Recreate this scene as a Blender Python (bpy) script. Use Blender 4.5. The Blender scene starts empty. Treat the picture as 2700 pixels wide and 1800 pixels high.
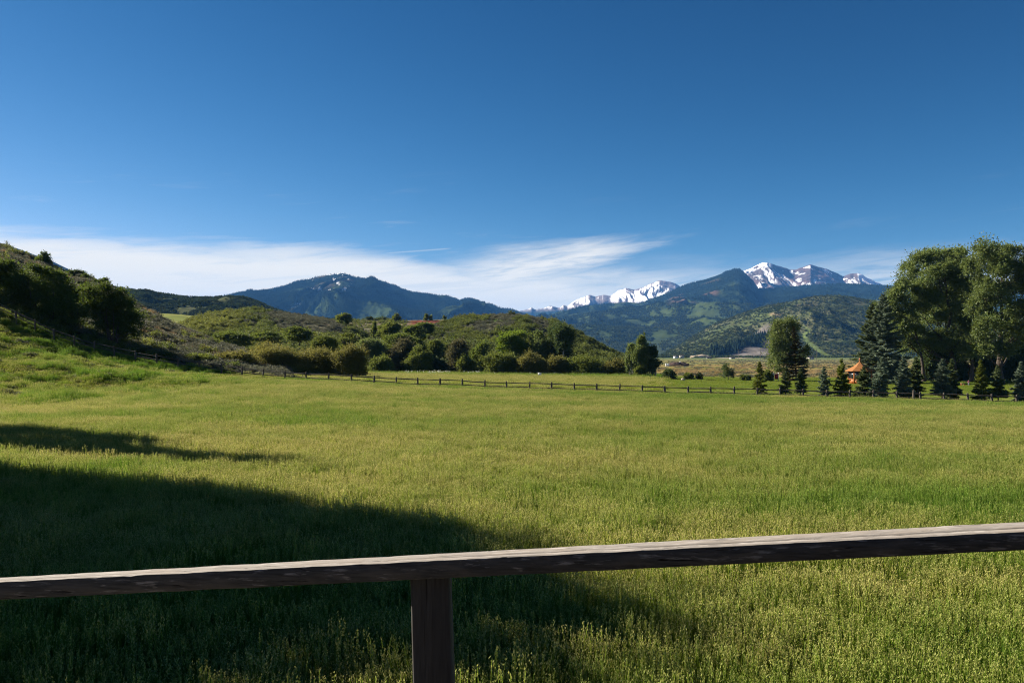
import bpy, math, random
import numpy as np
from mathutils import Vector

# ---------------------------------------------------------------- camera, world, sun, exposure
scene = bpy.context.scene
F = 2100.0          # focal length in photo pixels (photo is 2700 wide) = 28 mm lens
HZ = 941.0          # photo row of the horizon
EYE = 4.2           # eye height above the top of the meadow grass (camera stands on a deck)
cam_d = bpy.data.cameras.new("camera"); cam = bpy.data.objects.new("camera", cam_d)
scene.collection.objects.link(cam)
cam_d.sensor_width = 36.0; cam_d.lens = 36.0 * F / 2700.0
cam_d.shift_y = (HZ - 900.0) / 2700.0
cam_d.clip_start = 0.05; cam_d.clip_end = 80000.0
cam.location = (0, 0, EYE); cam.rotation_euler = (math.radians(90), 0, 0)
scene.camera = cam

SUN_AZ = math.radians(-66.0)    # measured from the viewing direction (+Y), negative = left
SUN_EL = math.radians(29.0)
sdir = Vector((math.sin(SUN_AZ) * math.cos(SUN_EL), math.cos(SUN_AZ) * math.cos(SUN_EL), math.sin(SUN_EL)))
sun_d = bpy.data.lights.new("sun", "SUN"); sun = bpy.data.objects.new("sun", sun_d)
scene.collection.objects.link(sun)
sun_d.energy = 5.0; sun_d.angle = math.radians(0.53); sun_d.color = (1.0, 0.905, 0.76)
sun.rotation_euler = sdir.to_track_quat('Z', 'Y').to_euler()

world = bpy.data.worlds.new("World"); scene.world = world; world.use_nodes = True
SKY_STRENGTH = 0.075; EXPOSURE = 1.6
def build_world():
    nt = world.node_tree; nt.nodes.clear()
    N = nt.nodes.new; L = nt.links.new
    def M(op, a, b=None, c=None, clamp=False):
        n = N('ShaderNodeMath'); n.operation = op; n.use_clamp = clamp
        for i, v in enumerate((a, b, c)):
            if v is None: continue
            if isinstance(v, (int, float)): n.inputs[i].default_value = v
            else: L(v, n.inputs[i])
        return n.outputs[0]
    def sstep(x, lo, hi, o0=0.0, o1=1.0):
        n = N('ShaderNodeMapRange'); n.interpolation_type = 'SMOOTHSTEP'
        L(x, n.inputs[0])
        for i, v in ((1, lo), (2, hi), (3, o0), (4, o1)):
            if isinstance(v, (int, float)): n.inputs[i].default_value = v
            else: L(v, n.inputs[i])
        return n.outputs[0]
    def noise(u, v, w, scale, detail=5, rough=0.55, dist=0.0):
        c = N('ShaderNodeCombineXYZ')
        for i, q in enumerate((u, v, w)):
            if isinstance(q, (int, float)): c.inputs[i].default_value = q
            else: L(q, c.inputs[i])
        n = N('ShaderNodeTexNoise'); L(c.outputs[0], n.inputs['Vector'])
        n.inputs['Scale'].default_value = scale; n.inputs['Detail'].default_value = detail
        n.inputs['Roughness'].default_value = rough; n.inputs['Distortion'].default_value = dist
        return n.outputs[0]
    sky = N('ShaderNodeTexSky'); sky.sky_type = 'NISHITA'; sky.sun_disc = False
    sky.sun_elevation = SUN_EL; sky.sun_rotation = SUN_AZ
    sky.altitude = 2300.0; sky.air_density = 1.0; sky.dust_density = 0.35; sky.ozone_density = 2.6
    # film-like response of the photograph: each channel of the clear sky gets its own contrast
    sep = N('ShaderNodeSeparateColor'); L(sky.outputs[0], sep.inputs[0]); hsv = N('ShaderNodeCombineColor')
    for ch, (g, k) in enumerate(((2.75, 13.0), (1.72, 2.52), (1.46, 1.70))):
        v = M('MULTIPLY', sep.outputs[ch], SKY_STRENGTH); v = M('MULTIPLY', M('POWER', v, g), k / SKY_STRENGTH / 2 ** EXPOSURE); L(v, hsv.inputs[ch])
    tc = N('ShaderNodeTexCoord'); sp = N('ShaderNodeSeparateXYZ'); L(tc.outputs['Generated'], sp.inputs[0])
    x, y, z = sp.outputs
    az = M('ARCTAN2', x, y)
    el = M('ARCSINE', z)
    # --- thin cloud bank lying low over the horizon
    n1 = noise(M('MULTIPLY', az, 2.2), M('MULTIPLY', el, 14), 0.0, 2.2, 6, 0.6, 0.4)
    n2 = noise(M('MULTIPLY', az, 5.0), M('MULTIPLY', M('ADD', el, M('MULTIPLY', az, -0.10)), 60), 3.0, 1.6, 7, 0.62, 0.6)
    n3 = noise(M('MULTIPLY', az, 14.0), M('MULTIPLY', M('ADD', el, M('MULTIPLY', az, -0.12)), 120), 7.0, 1.5, 6, 0.6, 0.3)
    nn = M('ADD', M('MULTIPLY', M('SUBTRACT', n1, 0.5), 0.035), M('MULTIPLY', M('SUBTRACT', n2, 0.5), 0.034))
    # upper edge of the bank: about 7.8 deg on the left, lower towards the right
    edge = sstep(az, -0.22, -0.02, 0.136, 0.112)
    bank = sstep(M('ADD', el, nn), M('ADD', edge, -0.024), M('ADD', edge, 0.006), 1.0, 0.0)
    side = M('MULTIPLY', M('ADD', M('MULTIPLY', sstep(M('ADD', az, M('MULTIPLY', M('SUBTRACT', n1, 0.5), 0.25)), 0.06, 0.22, 1.0, 0.0), sstep(n2, 0.30, 0.52, 0.78, 1.0)), 0.0), sstep(az, -3.0, -2.2, 0.0, 1.0))
    fade = sstep(el, 0.0, 0.11, 0.62, 1.0)
    bankd = M('MULTIPLY', M('MULTIPLY', bank, side), fade)
    # --- rising streamer to the right of the bank
    ce = M('ADD', M('MULTIPLY', az, 0.19), 0.106)
    dv = M('ABSOLUTE', M('SUBTRACT', M('ADD', el, M('MULTIPLY', nn, 0.8)), ce))
    wid = sstep(az, -0.06, 0.23, 0.046, 0.012)
    st = M('MULTIPLY', sstep(dv, 0.0, wid, 1.0, 0.0), M('MULTIPLY', sstep(az, -0.16, 0.0, 0.0, 1.0), sstep(M('ADD', az, M('MULTIPLY', M('SUBTRACT', n3, 0.5), 0.12)), 0.09, 0.225, 1.0, 0.0)))
    st = M('MULTIPLY', st, sstep(n3, 0.26, 0.58, 0.5, 1.0))
    # --- weak veil to the right and wisps above
    v2 = M('MULTIPLY', sstep(M('ADD', el, M('MULTIPLY', nn, 1.2)), 0.084, 0.128, 1.0, 0.0), sstep(n2, 0.33, 0.62, 0.16, 0.80))
    wis = M('MULTIPLY', M('MULTIPLY', sstep(n1, 0.50, 0.72), sstep(n2, 0.50, 0.72)), M('MULTIPLY', sstep(el, 0.13, 0.24, 0.42, 0.0), sstep(az, -0.1, 0.12, 1.0, 0.25)))
    dens = M('MAXIMUM', M('MAXIMUM', bankd, M('MULTIPLY', st, 1.0)), M('MAXIMUM', v2, wis))
    dens = M('MULTIPLY', dens, sstep(el, -0.01, 0.01, 0.0, 1.0))
    # contrail
    cl = M('ABSOLUTE', M('SUBTRACT', el, M('ADD', M('MULTIPLY', az, 0.088), 0.1417)))
    con = M('MULTIPLY', sstep(cl, 0.0001, 0.0014, 0.26, 0.0), M('MULTIPLY', sstep(az, -0.168, -0.150, 0, 1), sstep(az, -0.085, -0.073, 1, 0)))
    dens = M('MAXIMUM', dens, con, clamp=True)
    dens = M('MULTIPLY', dens, 0.95)
    cc = N('ShaderNodeRGB'); cc.outputs[0].default_value = (1.10, 1.04, 0.91, 1)
    mul = N('ShaderNodeVectorMath'); mul.operation = 'SCALE'; L(cc.outputs[0], mul.inputs[0])
    mul.inputs['Scale'].default_value = 1.0 / SKY_STRENGTH / 2 ** EXPOSURE
    mix = N('ShaderNodeMix'); mix.data_type = 'RGBA'
    L(dens, mix.inputs[0]); L(hsv.outputs[0], mix.inputs[6]); L(mul.outputs[0], mix.inputs[7])
    bg = N('ShaderNodeBackground'); L(mix.outputs[2], bg.inputs[0]); bg.inputs[1].default_value = SKY_STRENGTH
    out = N('ShaderNodeOutputWorld'); L(bg.outputs[0], out.inputs[0])
build_world()

vs = scene.view_settings
vs.view_transform = 'Standard'; vs.look = 'None'; vs.gamma = 1.0; vs.exposure = EXPOSURE
cy = scene.cycles
cy.max_bounces = 5; cy.diffuse_bounces = 2; cy.glossy_bounces = 1; cy.transmission_bounces = 3
cy.volume_bounces = 0; cy.transparent_max_bounces = 6
cy.caustics_reflective = False; cy.caustics_refractive = False
cy.sample_clamp_indirect = 4.0
cy.filter_width = 1.1; cy.use_denoising = True
try: cy.denoiser = 'OPENIMAGEDENOISE'; cy.denoising_prefilter = 'NONE'
except Exception: pass

# ---------------------------------------------------------------- helpers
rng = np.random.default_rng(7)
COL = scene.collection

def PX(px, Y): return (px - 1350.0) / F * Y
def PZ(py, Y): return EYE - (py - HZ) / F * Y
def at(px, py, Y): return (PX(px, Y), Y, PZ(py, Y))
def z1(x, y): return x / 3.484, 600 + y / 3.484
def z2(x, y): return 450 + x / 3.484, 700 + y / 3.484
def z3(x, y): return 900 + x / 3.92, 700 + y / 3.92
def z4(x, y): return 1300 + x / 3.92, 660 + y / 3.92
def z5(x, y): return 1700 + x / 3.92, 660 + y / 3.92
def z6(x, y): return 2150 + x / 3.5636, 620 + y / 3.5636

def sm(x, a, b):
    t = np.clip((np.asarray(x, float) - a) / (b - a), 0, 1); return t * t * (3 - 2 * t)

def perlin(x, y, seed=0):
    x = np.asarray(x, float); y = np.asarray(y, float)
    r = np.random.default_rng(seed + 1000); perm = np.concatenate([r.permutation(256)] * 3)
    ang = r.random(256) * 2 * np.pi; gx = np.cos(ang); gy = np.sin(ang)
    xi = np.floor(x).astype(int); yi = np.floor(y).astype(int); xf = x - xi; yf = y - yi
    u = xf ** 3 * (xf * (xf * 6 - 15) + 10); v = yf ** 3 * (yf * (yf * 6 - 15) + 10)
    def g(ix, iy, dx, dy):
        h = perm[perm[ix & 255] + (iy & 255)]; return gx[h] * dx + gy[h] * dy
    a = g(xi, yi, xf, yf); b = g(xi + 1, yi, xf - 1, yf); c = g(xi, yi + 1, xf, yf - 1); d = g(xi + 1, yi + 1, xf - 1, yf - 1)
    return 1.5 * ((a * (1 - u) + b * u) * (1 - v) + (c * (1 - u) + d * u) * v)
def fbm(x, y, seed=0, oct=5, gain=0.5):
    s = 0; a = 1.0; t = 0
    for i in range(oct):
        s = s + a * perlin(x * 2 ** i, y * 2 ** i, seed + i * 17); t += a; a *= gain
    return s / t
def ridged(x, y, seed=0, oct=5, gain=0.5):
    s = 0; a = 1.0; t = 0
    for i in range(oct):
        s = s + a * (1 - 2 * np.abs(perlin(x * 2 ** i, y * 2 ** i, seed + i * 17))); t += a; a *= gain
    return s / t

def mesh_np(name, V, faces, mats=(), midx=None, smooth=False):
    """faces: int array (n,4) or (n,3), or list of such arrays."""
    if not isinstance(faces, (list, tuple)): faces = [faces]
    faces = [np.asarray(f, np.int32) for f in faces if len(f)]
    me = bpy.data.meshes.new(name)
    V = np.asarray(V, np.float32); me.vertices.add(len(V)); me.vertices.foreach_set("co", V.ravel())
    loops = np.concatenate([f.ravel() for f in faces]); tot = np.concatenate([np.full(len(f), f.shape[1], np.int32) for f in faces])
    st = np.concatenate([[0], np.cumsum(tot)[:-1]]).astype(np.int32)
    me.loops.add(len(loops)); me.loops.foreach_set("vertex_index", loops)
    me.polygons.add(len(tot)); me.polygons.foreach_set("loop_start", st); me.polygons.foreach_set("loop_total", tot)
    if midx is not None: me.polygons.foreach_set("material_index", np.asarray(midx, np.int32))
    if smooth: me.polygons.foreach_set("use_smooth", np.ones(len(tot), bool))
    for m in mats: me.materials.append(m)
    me.update(calc_edges=True); me.validate()
    return me

def link(name, me, parent=None, loc=None, rot=None, scale=None):
    o = bpy.data.objects.new(name, me); COL.objects.link(o)
    if parent is not None: o.parent = parent
    if loc is not None: o.location = loc
    if rot is not None: o.rotation_euler = rot
    if scale is not None: o.scale = scale
    return o
def tag(o, label, cat=None, group=None, kind=None):
    if label: o["label"] = label
    if cat: o["category"] = cat
    if group: o["group"] = group
    if kind: o["kind"] = kind
    return o
def thing(name, label, cat, loc, group=None, rz=0.0):
    o = bpy.data.objects.new(name, None); COL.objects.link(o)
    o.location = loc; o.rotation_euler = (0, 0, rz); o.empty_display_size = 0.2
    return tag(o, label, cat, group)

class MB:
    """collects verts and faces (quads and tris) with material indices"""
    def __init__(s): s.V = []; s.F = {3: [], 4: []}; s.MI = {3: [], 4: []}; s.n = 0
    def add(s, V, Fa, mi=0):
        V = np.asarray(V, float).reshape(-1, 3); Fa = np.asarray(Fa, int)
        if len(Fa) == 0: return
        s.V.append(V); k = Fa.shape[1]; s.F[k].append(Fa + s.n); s.MI[k].append(np.full(len(Fa), mi)); s.n += len(V)
    def box(s, c, size, mi=0, rot=None):
        h = np.array(size) / 2.0
        v = np.array([[x, y, z] for x in (-1, 1) for y in (-1, 1) for z in (-1, 1)], float) * h
        if rot is not None: v = v @ np.array(rot.to_matrix()).T
        f = [[0, 1, 3, 2], [4, 6, 7, 5], [0, 4, 5, 1], [2, 3, 7, 6], [0, 2, 6, 4], [1, 5, 7, 3]]
        s.add(v + np.array(c), f, mi)
    def tube(s, P, R, sides=6, mi=0, cap=True):
        P = np.asarray(P, float); R = np.asarray(R, float) * np.ones(len(P)); n = len(P)
        T = np.gradient(P, axis=0); T /= np.linalg.norm(T, axis=1)[:, None] + 1e-9
        up = np.array([0, 0, 1.0]) if abs(T[0, 2]) < 0.9 else np.array([1.0, 0, 0])
        A = np.cross(T, up); A /= np.linalg.norm(A, axis=1)[:, None] + 1e-9; B = np.cross(T, A)
        a = np.linspace(0, 2 * np.pi, sides, endpoint=False)
        V = P[:, None] + R[:, None, None] * (np.cos(a)[None, :, None] * A[:, None] + np.sin(a)[None, :, None] * B[:, None])
        i = np.arange(n - 1)[:, None] * sides; j = np.arange(sides)[None]; j2 = (j + 1) % sides
        Fq = np.stack([i + j, i + j2, i + sides + j2, i + sides + j], -1).reshape(-1, 4)
        s.add(V.reshape(-1, 3), Fq, mi)
        if cap:
            for k, ring in ((0, V[0]), (1, V[-1])):
                c = ring.mean(0); vv = np.vstack([ring, c]); jj = np.arange(sides)
                ff = np.stack([jj, np.full(sides, sides), (jj + 1) % sides], -1) if k == 0 else np.stack([jj, (jj + 1) % sides, np.full(sides, sides)], -1)
                s.add(vv, ff, mi)
    def mesh(s, name, mats, smooth=False):
        V = np.vstack(s.V); fs = []; mi = []
        for k in (4, 3):
            if s.F[k]: fs.append(np.vstack(s.F[k])); mi.append(np.concatenate(s.MI[k]))
        return mesh_np(name, V, fs, mats, np.concatenate(mi), smooth)

def unit(v): return v / (np.linalg.norm(v, axis=-1, keepdims=True) + 1e-9)
def diamonds(C, D, ln, wd, r):
    """leaf-shaped quads: centre C, long axis D, length ln, width wd, random roll"""
    n = len(C); D = unit(D); q = unit(np.cross(D, r.normal(size=(n, 3))))
    ln = np.broadcast_to(ln, (n,))[:, None]; wd = np.broadcast_to(wd, (n,))[:, None]
    V = np.stack([C - D * ln / 2, C + q * wd / 2 - D * ln * 0.08, C + D * ln / 2, C - q * wd / 2 - D * ln * 0.08], 1).reshape(-1, 3)
    return V, np.arange(4 * n).reshape(n, 4)

# ---------------------------------------------------------------- materials
def new_mat(name):
    m = bpy.data.materials.new(name); m.use_nodes = True; nt = m.node_tree; nt.nodes.clear()
    return m, nt, nt.nodes.new, nt.links.new
def ramp_mix(N, L, fac, a, b):
    n = N('ShaderNodeMix'); n.data_type = 'RGBA'
    if isinstance(fac, (int, float)): n.inputs[0].default_value = fac
    else: L(fac, n.inputs[0])
    for i, v in ((6, a), (7, b)):
        if isinstance(v, (tuple, list)): n.inputs[i].default_value = (*v[:3], 1)
        else: L(v, n.inputs[i])
    return n.outputs[2]
def leaf_mat(name, c1, c2, trans=0.35, tint_attr=None, c3=None, rough=0.6, spec=0.12, vary=0.35, trans_col=1.25):
    """foliage: colour varies per leaf and per plant; part of the light passes through"""
    m, nt, N, L = new_mat(name)
    geo = N('ShaderNodeNewGeometry'); oi = N('ShaderNodeObjectInfo')
    col = ramp_mix(N, L, geo.outputs['Random Per Island'], c1, c2)
    if tint_attr:
        at_ = N('ShaderNodeAttribute'); at_.attribute_type = 'INSTANCER'; at_.attribute_name = tint_attr
        col = ramp_mix(N, L, at_.outputs['Fac'], col, c3)
    hs = N('ShaderNodeHueSaturation'); L(col, hs.inputs['Color'])
    mr = N('ShaderNodeMapRange'); L(oi.outputs['Random'], mr.inputs[0]); mr.inputs[3].default_value = 1 - vary; mr.inputs[4].default_value = 1 + vary
    L(mr.outputs[0], hs.inputs['Value'])
    p = N('ShaderNodeBsdfPrincipled'); L(hs.outputs[0], p.inputs['Base Color'])
    p.inputs['Roughness'].default_value = rough; p.inputs['Specular IOR Level'].default_value = spec
    out = N('ShaderNodeOutputMaterial')
    if trans > 0:
        t = N('ShaderNodeBsdfTranslucent'); h2 = N('ShaderNodeHueSaturation'); L(hs.outputs[0], h2.inputs['Color'])
        h2.inputs['Value'].default_value = trans_col; h2.inputs['Hue'].default_value = 0.485; L(h2.outputs[0], t.inputs[0])
        mx = N('ShaderNodeMixShader'); mx.inputs[0].default_value = trans
        L(p.outputs[0], mx.inputs[1]); L(t.outputs[0], mx.inputs[2]); L(mx.outputs[0], out.inputs[0])
    else: L(p.outputs[0], out.inputs[0])
    return m
def plain_mat(name, c1, c2=None, scale=6.0, rough=0.8, stretch=(1, 1, 1), bump=0.0, detail=5, spec=0.25):
    m, nt, N, L = new_mat(name)
    tc = N('ShaderNodeTexCoord'); mp = N('ShaderNodeMapping'); L(tc.outputs['Object'], mp.inputs[0]); mp.inputs['Scale'].default_value = stretch
    no = N('ShaderNodeTexNoise'); L(mp.outputs[0], no.inputs['Vector']); no.inputs['Scale'].default_value = scale; no.inputs['Detail'].default_value = detail
    mr = N('ShaderNodeMapRange'); L(no.outputs[0], mr.inputs[0]); mr.inputs[1].default_value = 0.3; mr.inputs[2].default_value = 0.7
    col = ramp_mix(N, L, mr.outputs[0], c1, c2 or tuple(x * 0.6 for x in c1))
    p = N('ShaderNodeBsdfPrincipled'); L(col, p.inputs['Base Color']); p.inputs['Roughness'].default_value = rough
    p.inputs['Specular IOR Level'].default_value = spec
    if bump:
        b = N('ShaderNodeBump'); b.inputs['Strength'].default_value = bump; b.inputs['Distance'].default_value = 0.02; L(no.outputs[0], b.inputs['Height']); L(b.outputs[0], p.inputs['Normal'])
    out = N('ShaderNodeOutputMaterial'); L(p.outputs[0], out.inputs[0])
    return m
def terrain_mat(name, fine=0.5, amount=0.5, bump=0.0, bscale=1.0, bdist=1.0):
    """albedo map stored on the mesh, broken up by fine procedural noise"""
    m, nt, N, L = new_mat(name)
    a = N('ShaderNodeAttribute'); a.attribute_name = 'ground_colour'
    geo = N('ShaderNodeNewGeometry')
    no = N('ShaderNodeTexNoise'); L(geo.outputs['Position'], no.inputs['Vector']); no.inputs['Scale'].default_value = fine; no.inputs['Detail'].default_value = 6; no.inputs['Roughness'].default_value = 0.65
    mr = N('ShaderNodeMapRange'); L(no.outputs[0], mr.inputs[0]); mr.inputs[1].default_value = 0.3; mr.inputs[2].default_value = 0.7
    mr.inputs[3].default_value = 1 - amount; mr.inputs[4].default_value = 1 + amount
    hs = N('ShaderNodeHueSaturation'); L(a.outputs['Color'], hs.inputs['Color']); L(mr.outputs[0], hs.inputs['Value'])
    p = N('ShaderNodeBsdfPrincipled'); L(hs.outputs[0], p.inputs['Base Color']); p.inputs['Roughness'].default_value = 1.0; p.inputs['Specular IOR Level'].default_value = 0.0
    if bump:
        n2 = N('ShaderNodeTexNoise'); L(geo.outputs['Position'], n2.inputs['Vector']); n2.inputs['Scale'].default_value = bscale; n2.inputs['Detail'].default_value = 7
        b = N('ShaderNodeBump'); b.inputs['Strength'].default_value = bump; b.inputs['Distance'].default_value = bdist; L(n2.outputs[0], b.inputs['Height']); L(b.outputs[0], p.inputs['Normal'])
    out = N('ShaderNodeOutputMaterial'); L(p.outputs[0], out.inputs[0])
    return m
def set_col(me, C):
    a = me.attributes.new('ground_colour', 'FLOAT_COLOR', 'POINT')
    C = np.asarray(C, np.float32); C4 = np.ones((len(C), 4), np.float32); C4[:, :3] = C
    a.data.foreach_set('color', C4.ravel())
def lerp(a, b, t): t = np.asarray(t)[..., None]; return np.asarray(a) * (1 - t) + np.asarray(b) * t

BARK = plain_mat('bark', (0.075, 0.06, 0.046), (0.035, 0.028, 0.022), 5.0, 0.9, (1, 1, 0.25), 0.5)
BARK_PALE = plain_mat('pale_bark', (0.42, 0.40, 0.34), (0.16, 0.14, 0.11), 3.0, 0.85, (1, 1, 0.6), 0.3)
BARK_COTTON = plain_mat('cottonwood_bark', (0.085, 0.068, 0.052), (0.04, 0.032, 0.025), 2.5, 0.9, (1, 1, 0.25), 0.6)

# ---------------------------------------------------------------- scatter: one object of kind "stuff", instances from geometry nodes
def source_collection(name, meshes):
    c = bpy.data.collections.new(name)
    for i, me in enumerate(meshes):
        o = bpy.data.objects.new(name, me); o["kind"] = "stuff"; c.objects.link(o)
    return c
def scatter(name, label, P, rot, scl, idx, tint, coll):
    n = len(P); me = bpy.data.meshes.new(name); me.vertices.add(n)
    me.vertices.foreach_set('co', np.asarray(P, np.float32).ravel())
    def att(nm, ty, key, d):
        a = me.attributes.new(nm, ty, 'POINT'); a.data.foreach_set(key, np.ascontiguousarray(d).ravel())
    att('rot', 'FLOAT_VECTOR', 'vector', np.asarray(rot, np.float32))
    att('scl', 'FLOAT_VECTOR', 'vector', np.asarray(scl, np.float32))
    att('idx', 'INT', 'value', np.asarray(idx, np.int32))
    att('tint', 'FLOAT', 'value', np.asarray(tint, np.float32))
    o = link(name, me); tag(o, label, name.replace('_', ' '), kind='stuff')
    ng = bpy.data.node_groups.new(name + '_nodes', 'GeometryNodeTree')
    ng.interface.new_socket('Geometry', in_out='INPUT', socket_type='NodeSocketGeometry')
    ng.interface.new_socket('Geometry', in_out='OUTPUT', socket_type='NodeSocketGeometry')
    N = ng.nodes.new; L = ng.links.new
    gi = N('NodeGroupInput'); go = N('NodeGroupOutput'); iop = N('GeometryNodeInstanceOnPoints'); ci = N('GeometryNodeCollectionInfo')
    ci.inputs['Collection'].default_value = coll; ci.inputs['Separate Children'].default_value = True; ci.inputs['Reset Children'].default_value = True
    def na(nm, ty):
        q = N('GeometryNodeInputNamedAttribute'); q.data_type = ty; q.inputs['Name'].default_value = nm
        return [s for s in q.outputs if s.enabled and s.name == 'Attribute'][0]
    L(gi.outputs[0], iop.inputs['Points']); L(ci.outputs[0], iop.inputs['Instance']); iop.inputs['Pick Instance'].default_value = True
    L(na('idx', 'INT'), iop.inputs['Instance Index'])
    e = N('FunctionNodeEulerToRotation'); L(na('rot', 'FLOAT_VECTOR'), e.inputs[0]); L(e.outputs[0], iop.inputs['Rotation'])
    L(na('scl', 'FLOAT_VECTOR'), iop.inputs['Scale'])
    L(iop.outputs[0], go.inputs[0])
    md = o.modifiers.new('scatter', 'NODES'); md.node_group = ng
    return o
def upright(n, r, tilt=0.06):
    return np.stack([r.normal(0, tilt, n), r.normal(0, tilt, n), r.random(n) * 6.283], -1)

# ---------------------------------------------------------------- terrain
# far fence posts (photo column, row of the top) and their distance
POSTS = [(-62, 765), (-8, 795), (42.5, 819.6), (92, 842.5), (142, 867), (196, 886), (248, 901), (302, 912), (357, 924), (413, 934), (469, 943.5), (525, 951), (585, 958.5), (638, 967), (694, 972.7),
         (751, 977), (807, 981), (866, 983.6), (927, 986.5), (986, 990.5), (1044, 993.8), (1101.5, 996.4), (1160.7, 998), (1219, 999.5), (1278, 1003), (1336, 1004), (1396, 1006),
         (1454, 1007.5), (1514, 1009.5), (1573, 1011.5), (1633, 1012.6), (1693, 1015), (1753, 1017), (1814, 1018.6), (1874, 1019), (1935, 1020), (1996, 1022), (2056.6, 1023),
         (2117.6, 1025), (2179.6, 1027.5), (2241, 1028.5), (2303, 1029.7), (2365.5, 1031.4), (2428, 1034), (2489.5, 1035), (2553, 1037.6), (2616, 1039.5), (2680, 1041), (2745, 1043)]
def fenceY(px): return np.interp(px, [0, 525, 925, 1219, 1514, 1814, 2117, 2428, 2700], [105, 102, 98, 97.5, 97, 95, 93.5, 91.5, 90])
_fx = np.array([PX(p, fenceY(p)) for p, t in POSTS]); _fz = np.array([PZ(t, fenceY(p)) - 1.22 for p, t in POSTS])
_fy = np.array([fenceY(p) for p, t in POSTS])
def zf(x): return np.interp(x, np.concatenate([[-190, -110], _fx, [120]]), np.concatenate([[16.0, 13.5], _fz, [-1.5]]))
def fy(x): return np.interp(x, _fx, _fy)
def ground(x, y):
    x = np.asarray(x, float); y = np.asarray(y, float)
    near = -0.55 + 0.10 * fbm(x / 14, y / 9, 3, 3)
    fl = fy(x); zl = zf(x)
    wl = sm(x, -20, -45)                       # the left bank rises later and steeper
    t = sm(y, 22, fl) * (1 - wl) + wl * sm(y, 55, fl + 6) ** 1.25
    z = near * (1 - t) + zl * t
    # small banks and ditches on the left slope
    lush = wl * sm(y, 58, 72) * (1 - sm(y, 100, 108))
    z = z + lush * (0.95 * fbm(x / 7, y / 5, 11, 4) + 0.40 * np.sin(y * 0.33 + x * 0.06))
    z2_ = np.interp(x, [-200, -60, -20, 20, 60, 200], [0, 0.4, 0.2, -0.2, -1.0, -1.2])
    t2 = sm(y, fl, 190); z = np.where(y > fl, zl * (1 - t2) + z2_ * t2, z)
    t3 = sm(y, 190, 420); z = z * (1 - t3) + t3 * np.interp(y, [0, 420, 500, 900, 1300, 1800, 3000], [-1.4, -1.4, -1.1, 0.0, 2.2, 4.2, 6.0])
    return z

def build_ground():
    ys = np.concatenate([-80 * 125.0 ** np.linspace(1, 0.06, 18), np.arange(-80, 0, 6), np.arange(0, 220, 1.6), 220 * (30000 / 220.) ** np.linspace(0, 1, 90)])
    xp = np.concatenate([np.arange(0, 140, 1.8), 140 * (26000 / 140.) ** np.linspace(0, 1, 60)])
    xs = np.concatenate([-xp[:0:-1], xp])
    X, Y = np.meshgrid(xs, ys); x = X.ravel(); y = Y.ravel(); z = ground(x, y)
    nx = len(xs); i = np.arange(len(ys) - 1)[:, None] * nx; j = np.arange(nx - 1)[None]
    Fq = np.stack([i + j, i + j + 1, i + nx + j + 1, i + nx + j], -1).reshape(-1, 4)
    me = mesh_np('ground', np.stack([x, y, z], -1), Fq, [terrain_mat('ground_soil', 0.8, 0.35)], None, True)
    soil = np.array([0.075, 0.085, 0.022]); hay = np.array([0.155, 0.155, 0.042]); lawn = np.array([0.125, 0.145, 0.034])
    sage = np.array([0.13, 0.135, 0.07]); weed = np.array([0.20, 0.155, 0.065]); far = np.array([0.10, 0.125, 0.055])
    C = np.tile(soil, (len(x), 1))
    px = 1350 + F * x / np.maximum(y, 1); py = HZ + (EYE - z) / np.maximum(y, 1) * F
    C = lerp(C, hay, sm(y, fy(x), fy(x) + 2) * sm(fbm(x / 16, y / 9, 5), -0.5, 0.4))
    C = lerp(C, lawn, sm(y, fy(x) + 1, fy(x) + 5) * sm(px, 1650, 1850))
    vly = sm(y, 195, 230)
    n = fbm(x / 60, y / 90, 9)
    C = lerp(C, lerp(np.tile(weed, (len(x), 1)), hay, sm(n, -0.2, 0.3)), vly)
    C = lerp(C, sage, sm(y, 520, 640) * sm(fbm(x / 200, y / 160, 19), -0.25, 0.25))
    C = lerp(C, far, sm(y, 900, 1200))
    C = lerp(C, np.array([0.17, 0.155, 0.06]), sm(y, 640, 700) * (1 - sm(y, 850, 950)) * sm(n, -0.1, 0.2))
    set_col(me, C)
    o = link('ground', me); tag(o, 'meadow and valley floor stretching from the deck to the mountains', kind='structure')
    return o
build_ground()

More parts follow.
